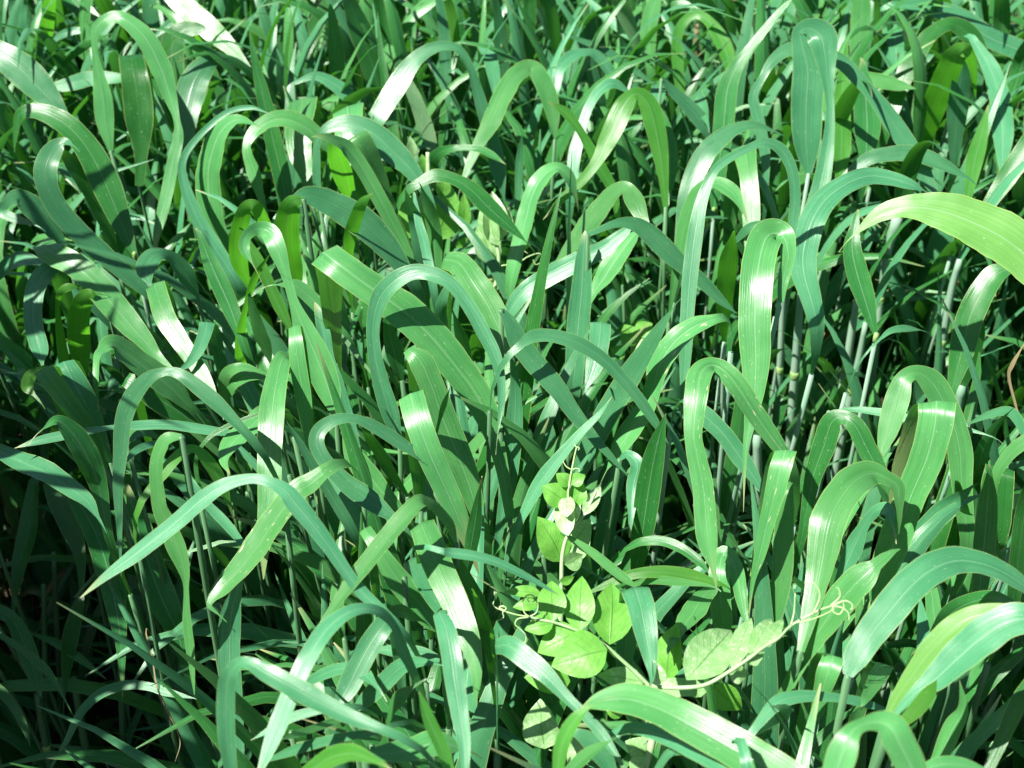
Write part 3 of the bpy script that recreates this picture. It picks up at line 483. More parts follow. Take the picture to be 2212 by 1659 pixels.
C3 l d-.12 k.03 h100|2050,1870,200 1850,1740,245 1640,1610,252 1450,1500,242 1250,1390,230 1050,1290,212 850,1230,188 680,1240,112 555,1285,4|big near leaf crossing the bottom right, bright with a white patch at its bend
C3 b d-.1 k.05|1600,1750,80 1550,1720,102 1400,1620,130 1250,1540,122 1100,1470,112 950,1420,84 820,1420,62 695,1472,6|
C3 y d-.15|410,1720,60 430,1550,90 470,1440,92 540,1340,72 615,1283,8|
C3 b d-.1|1020,1690,40 1110,1565,52 1220,1560,56 1320,1610,60 1430,1710,20|
C3 b d-.06|440,1472,10 520,1440,52 620,1500,120 690,1580,130 760,1700,60|
C3 l d-.09|460,1700,60 600,1580,80 745,1488,6|
C3 g d.02|845,292,30 930,250,52 1060,245,60 1180,290,62 1290,370,52 1355,445,8|
C4 b d-.12 h40|690,1085,60 740,980,150 830,830,182 950,680,200 1070,540,210 1200,430,202 1350,370,172 1500,380,142 1640,430,120 1780,520,82 1860,610,10|broad leaf arching right near the corner, a tendril's shadow drawn on it
C4 l d-.09 h130|360,1065,80 450,900,112 540,760,152 630,640,182 720,530,192 800,450,162 860,395,80|leaf with a broken white glare behind the pea tendril's curls
C4 v d-.11 k-.01|940,1315,40 1020,1180,82 1120,1040,112 1240,890,140 1380,760,142 1520,700,120 1680,680,84 1830,695,20|yellow-green leaf fanning right, upper one of two from the same point
C4 b d-.15 k-.01|975,1335,30 1100,1200,72 1230,1110,140 1380,970,200 1520,850,220 1660,760,202 1800,730,182 1970,770,80|wide blue-green leaf below the yellow-green fan leaf at the right edge
C4 g d-.06|1220,830,50 1330,700,120 1450,630,112 1600,600,84 1760,642,12|
C4 y d-.13|1010,1400,40 1030,1375,62 1120,1290,92 1200,1190,82 1246,1108,0|
C4 l d-.2 h60|590,1760,150 655,1570,180 708,1445,118 780,1392,80 880,1375,132 960,1410,190 1020,1520,192 1080,1640,182 1160,1800,120|arched leaf at the bottom right edge, blue striped underside on its left
C4 b d-.05|120,1400,50 250,1255,92 400,1212,74 600,1220,54 780,1250,60 950,1305,10|
C4 b d-.04|80,1450,60 220,1335,120 320,1285,60|
C4 l B d-.05 h200|600,962,140 560,1080,132 530,1180,104 500,1300,80 435,1445,10|
C4 l B d-.02|920,1018,110 870,1110,102 805,1220,60|
C4 l d-.14|1130,1690,60 1260,1640,90 1400,1640,84 1570,1680,20|
C4 l d-.06|1250,1620,90 1340,1420,112 1408,1290,64 1385,1110,0|
C4 g d-.05|1550,1700,60 1650,1480,82 1750,1260,102 1840,1090,60|
C4 g d-.01|1510,560,90 1540,250,132 1560,0,112 1570,-160,40|
C4 g d-.02|1725,580,80 1760,300,112 1800,0,102 1830,-160,30|
C4 g d.01|1435,240,80 1400,50,82 1375,-100,40|
C4 b d-.03|1080,250,80 1220,110,112 1350,0,102 1450,-85,20|
C4 b d-.05|630,500,50 720,300,112 790,150,66 860,60,66 930,52,92 965,135,20|
C4 b d-.03|1150,1020,60 1160,850,82 1150,700,52 1138,588,0|
"""
STEMS = """
B4|395,300,34 380,500,40 358,800,46 335,1100,46 325,1270,44|.47|brightest thick pale stem, standing in full sun right of the large hanging leaf
B4|300,150,26 280,450,32 265,770,36 245,1000,38 232,1200,36|.47|pale stem with a cupped node just left of the brightest stem
B4|745,330,30 715,520,40 680,760,46 650,950,50 620,1300,50|.44|thick stem half in shade right of the brightest stem
B4|800,480,26 760,700,36 715,900,44 680,1050,46 630,1300,48 590,1520,46|.44|leaning stem whose lit foot shows below the tent-shaped leaf
B4|1000,-180,56 930,60,42 895,330,32 870,570,34 835,850,46 800,1190,42|.50|yellow-green stem with two knobbly nodes on the right
B4|120,1180,44 128,1400,46 130,1660,46|.42|pale stem below the tip of the large hanging leaf
B4|1385,80,36 1330,300,40 1280,600,34 1250,760,44 1225,900,40|.48|stem with a wide cupped sheath under the largest leaf at right
B4|1400,870,46 1370,1060,44 1340,1300,40|.45|cut-off stem ending in a round yellow knob at right
C1|270,520,26 280,1000,30 290,1500,34|.34|leftmost shaded stem in the dark hollow
C1|335,320,26 350,700,30 372,1100,30|.34|second shaded stem from the left in the dark hollow
C1|460,1100,36 510,1400,42 560,1659,44|.32|stoutest stem at the bottom of the dark hollow
C1|230,1200,34 260,1380,38 290,1530,40|.32|short stem near the bottom left corner of the dark hollow
C1|745,900,32 760,1300,34 770,1640,34|.33|rightmost stem standing in the dark hollow
C4|700,1090,50 650,1250,58 600,1450,62 540,1660,64|.47|thick pale stem at lower right carrying the broad leaf with the tendril shadow
"""

# ------------------------------------------------------------------ ground
def ground():
    n = 60; rng = random.Random(4); V = []; F = []
    xs = [-60, -20, -6] + list(np.linspace(-2.2, 2.2, n)) + [6, 20, 60]; ys = [-30, -8, -2] + list(np.linspace(-0.6, 4.0, n)) + [8, 25, 120]
    for y in ys:
        for x in xs: V.append((x, y, rng.uniform(-0.018, 0.012) if abs(x) < 2.3 and -0.7 < y < 4.1 else 0.0))
    m = len(xs); F = [(j * m + i, j * m + i + 1, (j + 1) * m + i + 1, (j + 1) * m + i) for j in range(len(ys) - 1) for i in range(m - 1)]
    o = link('ground', mesh_from('ground', V, F, None, M_SOIL)); o['kind'] = 'structure'
ground()

# ------------------------------------------------------------------ cereal shoots traced one by one
def stem_parts(root, rl, top, lean, r, rng, node=True, mat=None):
    foot = np.array([top[0] + lean[0], top[1] + lean[1], -0.01]); n = 7; P = []
    bow = np.array([rng.uniform(-.006, .006), rng.uniform(-.006, .006), 0])
    for i in range(n):
        t = i / (n - 1); P.append(foot * (1 - t) + top * t + bow * math.sin(math.pi * t) - rl)
    V, F = tube_data(P, [r * (1.12 - 0.2 * i / (n - 1)) for i in range(n)]); st = link('stem', mesh_from('stem', V, F, None, mat or M_STEMG), root)
    if node:
        d = unit(top - foot); Q = [top - rl + d * q for q in (-.006, -.003, 0, .003)]
        V, F = tube_data(Q, [r * .95, r * 1.12, r * 1.18, r * .9]); link('node', mesh_from('node', V, F, None, M_NODE), st)

COLW = {'v': 'yellow-green', 'g': 'green', 'b': 'blue-green', 'l': 'light green', 'y': 'yellow-green', 'p': 'pale', 'd': 'dry brown', 's': 'light green'}
used_labels = {}
def zone(X, Y):
    h = ['far left', 'left', 'left of centre', 'centre', 'right of centre', 'right', 'far right'][max(0, min(6, int(X / 2212 * 7)))]
    v = ['top edge', 'back rows', 'upper middle', 'mid height', 'below the middle', 'lower rows', 'bottom edge'][max(0, min(6, int(Y / 1659 * 7)))]
    return v + ', ' + h
def auto_label(mk, Q, wmax, flags):
    dx = Q[-1][0] - Q[0][0]; dy = Q[-1][1] - Q[0][1]; ym = Q[:, 1].min(); top_in = (Q[0][1] - ym > 25 and Q[-1][1] - ym > 25)
    size = 'broad' if wmax > 48 else ('narrow' if wmax < 22 else 'slim' if wmax < 32 else 'middling')
    side = 'right' if dx > 0 else 'left'
    if 'T' in flags or 'B' in flags: shape = 'folded leaf'
    elif top_in: shape = 'leaf arching ' + side
    elif dy < -abs(dx): shape = 'upright leaf'
    elif abs(dx) > abs(dy): shape = 'leaf lying ' + side
    else: shape = 'leaf hanging ' + side
    return f"{size} {COLW[mk]} {shape}, {zone(Q[:, 0].mean(), Q[:, 1].mean())}"

SHOOTS = []
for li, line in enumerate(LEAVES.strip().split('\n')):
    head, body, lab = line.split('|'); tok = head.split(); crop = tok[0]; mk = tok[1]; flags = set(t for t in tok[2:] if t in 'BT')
    lvl = 0.55; dd = 0.0; hl = None; over = 'o' in tok[2:]; rng = random.Random(li * 7 + 3); kk = rng.uniform(-0.035, 0.02)
    for t in tok[2:]:
        if t[0] == 'L': lvl = float(t[1:])
        if t[0] == 'd' : dd = float(t[1:])
        if t[0] == 'k' : kk = float(t[1:])
        if t[0] == 'h' : hl = float(t[1:])
    if hl is None and flags: hl = rng.uniform(60, 160)
    C = np.array([[float(q) for q in p.split(',')] for p in body.split()])
    Q = np.array([[*px(crop, a, b), c * SC] for a, b, c in C])
    y0, y1 = Q[:, 1].min(), Q[:, 1].max(); yr = max(-60, y0 + 0.6 * (y1 - y0)); yr = min(yr, 1720)
    D0 = depth_at(Q[:, 0].mean(), yr, lvl) + dd * 0.8
    S = catmull(Q, 5 if len(Q) > 8 else 6); n = len(S); tt = np.linspace(-.5, .5, n)
    Dd = D0 + kk * tt * 2 + ((S[:, 1] - S[:, 1].mean()) / FPX * D0 * 1.6 if over else 0.0)
    if hl:                                   # lies flatter close to its bend, hangs further on
        lam = max(hl * SC / 1.3, 12); ic = int(np.argmin(S[:, 1])); s_ = np.abs(S[:, 1] - S[ic, 1]) if not flags else np.concatenate([[0], np.cumsum(np.hypot(*np.diff(S[:, :2], axis=0).T))])
        if 'T' in flags: s_ = s_[-1] - s_
        Dd = Dd + 1.44 * lam * D0 / FPX * np.exp(-s_ / lam)
    P = np.array([point(S[i, 0], S[i, 1], Dd[i]) for i in range(n)])
    P[:, 2] = np.maximum(P[:, 2], 0.02)
    sa, am = rng.uniform(-.12, .12), (.12 if flags or over else rng.uniform(.25, .60))
    if mk in 'lvs' and flags: sa, am = max(((q, .35) for q in (-.35, 0, .35)), key=lambda c: facing(P, *(lambda f_: (f_[1], f_[0]))(frames(P, *c))))
    if mk in 'lvs' and not flags and not over:                  # blades that show their sunlit face
        sa, am = max(((q, r_) for q in (-.7, -.35, 0, .35, .7) for r_ in (.2, .5, .75)), key=lambda c: facing(P, *(lambda f_: (f_[1], f_[0]))(frames(P, *c))))
    T, B, Nn, ang = frames(P, sa, am)
    hw = np.maximum(S[:, 2], 0.6) * Dd / FPX / 2 / np.maximum(np.cos(ang), .55)
    base = P[0].copy()
    if 'T' not in flags and S[-1, 2] > 2.0:                     # every blade runs out to a point
        t1 = unit(P[-1] - P[-3]); ln = max(hw[-1] * 5, .012); X = [P[-1] + t1 * ln * .4 - ZUP * ln * .04, P[-1] + t1 * ln * .75 - ZUP * ln * .14, P[-1] + t1 * ln - ZUP * ln * .3]
        P = np.vstack([P, X]); B = np.vstack([B, [B[-1]] * 3]); Nn = np.vstack([Nn, [Nn[-1]] * 3]); hw = np.concatenate([hw, [hw[-1] * .72, hw[-1] * .36, .0003]])
    if 'B' in flags or 'T' in flags:
        e = 0 if 'B' in flags else -1; rw = hw[e]
        offs = [FWD * .010 + ZUP * -.001, FWD * .018 + ZUP * -.012, FWD * .026 + ZUP * -.05, FWD * .034 + ZUP * -.10]
        X = [P[e] + o for o in offs]; W = [rw * q for q in (1, .98, .8, .35 if e == 0 else .05)]
        Bx = [B[e]] * 4; Nx = [unit(np.cross(B[e], d)) for d in (FWD, FWD - ZUP, -ZUP, -ZUP)]
        Nx = [v if np.dot(v, Nn[e]) > -.2 else -v for v in Nx]
        if e == 0: P = np.vstack([X[::-1], P]); B = np.vstack([Bx, B]); Nn = np.vstack([Nx[::-1], Nn]); hw = np.concatenate([W[::-1], hw]); base = X[-1]
        else: P = np.vstack([P, X]); B = np.vstack([B, Bx]); Nn = np.vstack([Nn, Nx]); hw = np.concatenate([hw, W])
    if 'B' not in flags and S[0, 2] > .3 * S[:, 2].max():       # narrows into its sheath
        t0 = unit(P[0] - P[2]); t0 = t0 if t0[2] < 0.2 else unit(t0 + FWD)
        X = [P[0] + t0 * .010 - ZUP * .001, P[0] + t0 * .019 - ZUP * .006 + FWD * .004, P[0] + t0 * .026 - ZUP * .018 + FWD * .010, P[0] + t0 * .028 - ZUP * .034 + FWD * .016]
        P = np.vstack([X[::-1], P]); B = np.vstack([[B[0]] * 4, B]); Nn = np.vstack([[Nn[0]] * 4, Nn]); hw = np.concatenate([[hw[0] * q for q in (.16, .45, .72, .9)], hw]); base = P[0].copy()
    lean = (rng.uniform(-.03, .03), rng.uniform(.0, .07)); rl = np.array([base[0] + lean[0], base[1] + lean[1], 0.0])
    if not lab: lab = auto_label(mk, Q, Q[:, 2].max(), flags)
    root = thing('cereal_shoot', lab, 'grass', tuple(rl), 'cereal grass shoots of the green crop'); SHOOTS.append((root, Q))
    scar = {'brown scratches': 's', 'pale scars': 's', 'faint scars': 's'}
    for k_, v_ in scar.items():
        if k_ in lab: mk = v_
    gt = np.full(len(P), rng.uniform(.02, .16)); nf = max(6, len(P) // 3)
    if flags:                                   # the blade is rounded where it turns over
        wv = np.clip(1 - np.arange(len(P)) / nf, 0, 1); wv = wv if 'B' in flags else wv[::-1]; gt = gt * (1 - wv) - .30 * wv
    V, F, UVc = ribbon_data(P - rl, B, Nn, hw, gt, rng)
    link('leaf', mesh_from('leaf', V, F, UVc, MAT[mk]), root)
    if base[2] > 0.2 and mk != 'd' and lvl > .45 and not (Q[:, 0].mean() < 620 and Q[:, 1].mean() > 860) and not (1550 < Q[:, 0].mean() < 1950 and 450 < Q[:, 1].mean() < 1050):                             # lower leaves of the same shoot
        foot = np.array([rl[0], rl[1], 0.0])
        for fr in (rng.uniform(.30, .45), rng.uniform(.50, .68)):
            q = foot * (1 - fr) + base * fr; room = base[2] - q[2]; az = rng.choice((2.6, 1.4, 3.3, .6)) + rng.uniform(-.5, .5)
            V, F, UVc = arc_leaf(rng, room * rng.uniform(.85, 1.1) + .05, rng.uniform(.014, .021), az, rng.uniform(1.2, 1.45), rng.uniform(.5, 2.2), .8)
            link('leaf', mesh_from('leaf', [np.array(v) + q - rl for v in V], F, UVc, MAT[rng.choice('gbl')]), root)
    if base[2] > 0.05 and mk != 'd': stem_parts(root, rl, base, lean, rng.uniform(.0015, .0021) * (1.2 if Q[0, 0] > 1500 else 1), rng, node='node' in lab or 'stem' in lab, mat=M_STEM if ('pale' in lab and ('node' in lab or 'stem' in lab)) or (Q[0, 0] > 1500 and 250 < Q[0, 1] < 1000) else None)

# labels that would repeat are told apart by place
from collections import defaultdict
byl = defaultdict(list)
for r_, Q in SHOOTS: byl[r_['label']].append((Q[:, 0].mean(), Q[:, 1].mean(), r_))
for lab, lst in byl.items():
    if len(lst) < 2: continue
    xs = [a[0] for a in lst]; ys = [a[1] for a in lst]
    if len(lst) == 2:
        k = 0 if max(xs) - min(xs) > max(ys) - min(ys) else 1; words = (('left one', 'right one'), ('upper one', 'lower one'))[k]
        for wd, a in zip(words, sorted(lst, key=lambda a: a[k])): a[2]['label'] = lab + ', ' + wd + ' of two'
    else:
        words = ['leftmost', 'second from left', 'third from left', 'fourth from left', 'fifth from left', 'sixth from left']
        for wd, a in zip(words, sorted(lst, key=lambda a: a[0])): a[2]['label'] = lab + ', ' + wd

# bare upright stems seen between the leaves
for li, line in enumerate(STEMS.strip().split('\n')):
    crop, body, lvl, lab = line.split('|'); rng = random.Random(900 + li)
    Q = np.array([[*px(crop, *[float(q) for q in p.split(',')][:2]), float(p.split(',')[2]) * SC] for p in body.split()])
    D = depth_at(Q[0, 0], Q[0, 1], float(lvl)); top = point(Q[0, 0], Q[0, 1], D); P = []; r = []
    for a, b, c in Q:
        d = top[1] / ray(a, b)[1]; P.append(point(a, b, d)); r.append(c * d / FPX / 2 * 1.2)
    P = np.array(P); last = P[-1] - P[-2]; foot = P[-1] + last / max(-last[2], 1e-3) * max(P[-1][2], 0.0)
    if P[-1][2] > .02: P = np.vstack([P, foot]); r.append(r[-1])
    rl = np.array([P[-1][0], P[-1][1], 0.0]); root = thing('cereal_shoot', lab, 'grass', tuple(rl), 'cereal grass shoots of the green crop')
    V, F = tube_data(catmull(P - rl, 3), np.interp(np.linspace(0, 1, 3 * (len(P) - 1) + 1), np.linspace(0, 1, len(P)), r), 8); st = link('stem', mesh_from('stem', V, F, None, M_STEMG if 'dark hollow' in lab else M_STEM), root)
    k = min(2, len(P) - 2); d = unit(P[k - 1] - P[k]); NQ = [P[k] - rl + d * q for q in (-.006, -.003, 0, .004)]; V, F = tube_data(NQ, [r[k] * .98, r[k] * 1.10, r[k] * 1.14, r[k] * .98], 8)
    link('node', mesh_from('node', V, F, None, M_NODE), st)
    if 'dark hollow' not in lab:            # a sheath leaf leaves the stem at its top
        az = rng.uniform(0, 6.28); V, F, UVc = arc_leaf(rng, .16, .017, az, 1.35, 1.9, .6); link('leaf', mesh_from('leaf', [np.array(v) + P[0] - rl for v in V], F, UVc, MAT[rng.choice('gb')]), root)

# ------------------------------------------------------------------ pea plants
def pea_plant(label, lvl, ref, group='pea plants among the cereal'):
    X, Y = px(*ref); D = depth_at(X, Y, lvl); p = point(X, Y, D); rl = np.array([p[0], p[1], 0.0])
    root = thing('pea_plant', label, 'pea plant', tuple(rl), group); return root, rl, D
def leaflet(pl, crop, b, t, wd, mk='f', dd=0.0, roll=0.0, cup=.18, kt=0.0, name='leaflet', wave=0.0):
    root, rl, D = pl; xb = px(crop, *b); xt = px(crop, *t); d0 = D + dd; d1 = D + dd + kt; n = 11
    P0 = point(*xb, d0); P1 = point(*xt, d1); ax = P1 - P0; Ln = np.linalg.norm(ax); T = ax / Ln
    B = unit(np.cross(T, unit(P0 - CAM))); B = rot(B, T, roll); Nn = np.cross(B, T); Nn = Nn if np.dot(Nn, CAM - P0) > 0 else -Nn
    half = wd * 1.12 * SC * D / FPX / 2 / max(abs(math.cos(roll)), .4); V = []; UVc = []; us = (-1, -.66, -.33, 0, .33, .66, 1)
    rng = random.Random(int(b[0] * 3 + t[1]))
    for i in range(n):
        s = i / (n - 1); prof = max((math.sin(math.pi * min(1, s ** .80)) ** .85) * (1.04 - .14 * s), .02)
        c = P0 + ax * s - rl + Nn * (Ln * .07 * math.sin(math.pi * s) - Ln * .05 * s * s)
        for u in us:
            h = half * prof; V.append(c + B * (h * u * (1 + .02 * math.sin(9 * s + u))) + Nn * (h * (cup * abs(u) ** 1.3 + (wave * abs(u) + .03) * math.sin(12 * s + 2.2 * u + b[0]))))
            UVc.append((.5 + .5 * u, s))
    m = len(us); F = [(i * m + j, i * m + j + 1, (i + 1) * m + j + 1, (i + 1) * m + j) for i in range(n - 1) for j in range(m - 1)]
    link(name, mesh_from(name, V, F, UVc, PEA[mk]), root)
def vine(pl, crop, pts, r0, r1, name, dd=0.0, mat=None, kt=0.0):
    root, rl, D = pl; n = len(pts); P = [point(*px(crop, *p), D + dd + kt * i / (n - 1)) - rl for i, p in enumerate(pts)]
    Pc = catmull(P, 6); V, F = tube_data(Pc, np.linspace(r0, r1, len(Pc)), 6); link(name, mesh_from(name, V, F, None, mat or M_PSTEM), root)
def pea_stalk(pl, crop, b, foot_dx=0.0, r=.0017):
    root, rl, D = pl; p = point(*px(crop, *b), D) - rl; P = [p * (1 - t) + np.array([foot_dx, .01, -p[2] - .01 + p[2] - .0]) * t if t < 1 else np.array([foot_dx, .01, -.01]) for t in np.linspace(0, 1, 6)]
    P = [np.array([p[0] * (1 - t) + foot_dx * t, p[1] * (1 - t) + .01 * t, p[2] * (1 - t) - .01 * t]) for t in np.linspace(0, 1, 7)]
    V, F = tube_data(P, r); link('stem', mesh_from('stem', V, F, None, M_PSTEM), root)

# the front plant with two opened compound leaves
pl = pea_plant('front pea plant with two opened leaves of bright oval leaflets and curling tendrils', .50, ('C3', 980, 950)); pl = (pl[0], pl[1], pl[2] - .085)
pea_stalk(pl, 'C3', (985, 1150))
vine(pl, 'C3', [(985, 1150), (910, 1075), (810, 985), (720, 905), (630, 850), (555, 812), (460, 775), (380, 750), (300, 735), (235, 716)], .0012, .0007, 'rachis')
leaflet(pl, 'C3', (550, 808), (560, 458), 178, roll=-.2, kt=.015); leaflet(pl, 'C3', (735, 890), (752, 498), 232, roll=.2, kt=.02)
leaflet(pl, 'C3', (380, 748), (372, 486), 172, roll=-.1, kt=.015); leaflet(pl, 'C3', (545, 815), (285, 935), 195, roll=.35)
leaflet(pl, 'C3', (720, 920), (372, 1020), 265, dd=-.008, roll=.25); leaflet(pl, 'C3', (385, 755), (205, 795), 115, roll=.3)
leaflet(pl, 'C3', (290, 640), (132, 655), 76, dd=.02, roll=.4); leaflet(pl, 'C3', (310, 575), (78, 558), 72, dd=.025, roll=.5)
leaflet(pl, 'C3', (430, 505), (515, 465), 52, dd=.02, roll=.4)
for pts in ([(235, 716), (205, 690), (192, 630), (215, 588), (250, 580), (272, 605), (250, 628), (225, 612), (235, 596)],
            [(230, 720), (165, 730), (148, 765), (180, 795), (212, 830), (212, 870), (192, 884), (186, 872)],
            [(235, 716), (160, 705), (90, 685), (30, 662), (10, 640), (22, 600), (18, 565), (35, 570)],
            [(90, 685), (50, 660), (70, 650), (92, 664), (70, 690), (75, 720), (40, 742)], [(240, 715), (280, 690), (290, 645), (280, 620)]):
    vine(pl, 'C3', pts, .00045, .00025, 'tendril', mat=M_TENDRIL, dd=-.004)
leaflet(pl, 'C3', (950, 1125), (660, 1078), 130, 'm', dd=.004, roll=.3, name='stipule', wave=.1)
leaflet(pl, 'C3', (1340, 1185), (985, 1150), 112, 'm', dd=-.006, roll=.5, name='stipule', wave=.25)
vine(pl, 'C3', [(1000, 1150), (1160, 1160), (1330, 1142), (1480, 1060), (1600, 980), (1700, 905), (1790, 850), (1870, 770), (2030, 682), (2120, 650)], .0013, .0005, 'rachis', dd=-0.038, kt=-.03)
leaflet(pl, 'C3', (1215, 1110), (1505, 785), 240, 'm', dd=-0.042, roll=-.1, kt=.035, wave=.06)
leaflet(pl, 'C3', (1495, 1035), (1622, 708), 112, dd=-0.042, roll=-.1, kt=.03, mk='m'); leaflet(pl, 'C3', (1610, 965), (1748, 712), 104, 'm', dd=-0.046, roll=-.1, kt=.03, wave=.1)
leaflet(pl, 'C3', (1690, 915), (1822, 722), 78, 'm', dd=-0.048, roll=-.1, kt=.02, wave=.15); leaflet(pl, 'C3', (1480, 1060), (1605, 1075), 100, 'm', dd=-0.044, roll=.4, wave=.2)
leaflet(pl, 'C3', (1590, 1000), (1700, 935), 70, 'm', dd=-0.050, roll=.3, wave=.2)
leaflet(pl, 'C3', (1090, 1110), (1150, 755), 172, 'f', dd=0.012, roll=-.5); leaflet(pl, 'C3', (1030, 1150), (1008, 985), 74, 'w', dd=-0.040, roll=.6, name='bud', cup=.6)
for pts in ([(2120, 650), (2182, 660), (2225, 695), (2229, 742)], [(2005, 692), (2042, 610), (2040, 548), (2000, 500)], [(2110, 652), (2170, 592), (2165, 545), (2150, 535)],
            [(2120, 650), (2200, 618), (2247, 640), (2245, 670), (2235, 668)], [(1865, 770), (1885, 690), (1892, 570)], [(2125, 650), (2135, 690), (2170, 700), (2195, 660), (2190, 615)], [(1900, 752), (1990, 735), (2100, 690), (2140, 655)]):
    vine(pl, 'C3', pts, .00050, .00025, 'tendril', mat=M_TENDRIL, dd=-0.068)
# leaves low on the same stem
leaflet(pl, 'C3', (490, 1120), (205, 1090), 190, 'f', dd=.03, roll=.3); leaflet(pl, 'C3', (330, 1540), (300, 1232), 225, 'm', dd=.02, roll=-.3, wave=.1)
leaflet(pl, 'C3', (640, 1480), (470, 1640), 170, 'm', dd=.015, roll=.3, wave=.1); leaflet(pl, 'C3', (985, 1590), (835, 1490), 150, 'm', dd=.02, roll=.3)
leaflet(pl, 'C3', (990, 1590), (1080, 1500), 150, 'm', dd=.02, roll=.2); leaflet(pl, 'C3', (990, 1600), (900, 1760), 180, 'm', dd=.012, roll=.2)
leaflet(pl, 'C3', (830, 1320), (700, 1220), 150, 'f', dd=.02, roll=.3); leaflet(pl, 'C3', (1380, 1140), (1560, 1300), 170, 'f', dd=.03, roll=.4)
vine(pl, 'C3', [(985, 1150), (1000, 1300), (1005, 1460), (985, 1575), (980, 1700)], .0022, .0022, 'stem', dd=.012)

# the small shoot behind it
pl = pea_plant('small pea shoot with white-looking folded top leaves and one upright tendril', .50, ('C3', 470, 150)); pl = (pl[0], pl[1], pl[2] - .09)
vine(pl, 'C3', [(432, 640), (436, 480), (441, 340), (470, 220), (525, 150), (570, 90), (610, 20), (650, -60)], .0014, .0009, 'stem', dd=0)
pea_stalk(pl, 'C3', (432, 640))
leaflet(pl, 'C3', (442, 372), (292, 92), 190, 'f', dd=.008, roll=.3, name='stipule'); leaflet(pl, 'C3', (448, 372), (612, 105), 200, 'm', dd=.010, roll=-.3, name='stipule')
leaflet(pl, 'C3', (455, 390), (570, 330), 110, 'm', dd=-.002, roll=.5, name='stipule')
leaflet(pl, 'C3', (478, 212), (440, -60), 120, 'w', dd=-.010, roll=-.15, kt=.02, cup=.25, wave=.12); leaflet(pl, 'C3', (500, 150), (525, -40), 90, 'w', dd=-.008, roll=-.2, kt=.02, cup=.3, wave=.1)
leaflet(pl, 'B3', (575, 1680), (682, 1492), 84, 'w', dd=-.004, roll=-.1, kt=.015, cup=.3); leaflet(pl, 'B3', (465, 1602), (315, 1495), 150, 'f', dd=0, roll=.25)
leaflet(pl, 'B3', (487, 1494), (404, 1418), 84, 'f', roll=.3); leaflet(pl, 'B3', (497, 1488), (580, 1425), 84, 'f', roll=-.3); leaflet(pl, 'B3', (520, 1620), (565, 1470), 118, 'f', roll=-.2, dd=.003)
leaflet(pl, 'B3', (470, 1690), (470, 1545), 95, 'w', dd=-.012, roll=-.1, kt=.015)
vine(pl, 'B3', [(510, 1690), (478, 1570), (488, 1470), (502, 1390), (520, 1300), (532, 1258), (548, 1262), (540, 1275)], .0008, .0003, 'tendril', mat=M_TENDRIL)
vine(pl, 'B3', [(498, 1400), (525, 1388), (548, 1395), (545, 1410)], .0005, .0003, 'tendril', mat=M_TENDRIL); vine(pl, 'B3', [(496, 1395), (465, 1375), (445, 1342)], .0005, .0003, 'tendril', mat=M_TENDRIL)
vine(pl, 'B3', [(532, 1258), (522, 1246), (514, 1236)], .0005, .0003, 'tendril', mat=M_TENDRIL)

# the one half hidden at the back
pl = pea_plant('half hidden pea plant at the back with a round clasping leaf and a pale bud', .50, ('A2', 1250, 1350)); pl = (pl[0], pl[1], pl[2] - .07)
vine(pl, 'A2', [(1135, 950), (1140, 1150), (1150, 1350), (1165, 1520), (1180, 1660)], .0020, .0024, 'stem'); pea_stalk(pl, 'A2', (1180, 1650))
leaflet(pl, 'A2', (1185, 1500), (1285, 1155), 215, 'f', roll=.2, name='stipule'); leaflet(pl, 'A2', (1060, 1500), (1005, 1140), 165, 'f', dd=.01, roll=-.3, name='stipule')
leaflet(pl, 'A2', (1345, 1450), (1362, 1200), 78, 'f', roll=.4); leaflet(pl, 'A2', (1035, 1010), (1025, 845), 66, 'm', roll=.5); leaflet(pl, 'A2', (1110, 1080), (1100, 960), 66, 'f', roll=.5)
leaflet(pl, 'A2', (1110, 1330), (1095, 1200), 66, 'w', roll=.4); leaflet(pl, 'A2', (1215, 1230), (1235, 1080), 90, 'f', dd=-.004, roll=.4)
leaflet(pl, 'A2', (1540, 1530), (1540, 1190), 150, 'w', dd=-.02, roll=.3, cup=.5, name='bud'); leaflet(pl, 'A2', (1570, 1530), (1490, 1215), 110, 'm', dd=-.024, roll=-.5, cup=.5, name='bud')
leaflet(pl, 'A2', (1580, 1480), (1650, 1290), 70, 'w', dd=-.018, roll=.5, wave=.4); leaflet(pl, 'A2', (1545, 1640), (1445, 1405), 160, 'm', dd=.0, roll=.3); leaflet(pl, 'A2', (1310, 1540), (1385, 1480), 46, 'f', dd=-.01, roll=.3)
vine(pl, 'A2', [(1545, 1480), (1575, 1580), (1570, 1700), (1540, 1850)], .0018, .0018, 'stem', dd=-.02)
vine(pl, 'A2', [(1570, 1660), (1690, 1640), (1760, 1600), (1830, 1580), (1850, 1620), (1810, 1650), (1790, 1620)], .0007, .0003, 'tendril', mat=M_TENDRIL, dd=-.02)
vine(pl, 'A2', [(1690, 1640), (1720, 1610), (1700, 1580), (1720, 1560), (1760, 1580)], .0006, .0003, 'tendril', mat=M_TENDRIL, dd=-.02)

# leaves of a low plant in the shade of the diagonal leaves
pl = pea_plant('low pea plant with one sunlit round leaflet in the shade right of centre', .42, ('B3', 900, 560))
pea_stalk(pl, 'B3', (900, 660)); vine(pl, 'B3', [(880, 760), (900, 660), (930, 600), (960, 560)], .0016, .001, 'stem')
for b, t, wd, r_ in (((890, 620), (830, 490), 130, .3), ((915, 560), (1000, 480), 110, -.3), ((940, 660), (1050, 640), 100, .3), ((830, 690), (740, 640), 90, .3), ((960, 720), (1040, 680), 90, .2)):
    leaflet(pl, 'B3', b, t, wd, 'f', roll=r_)

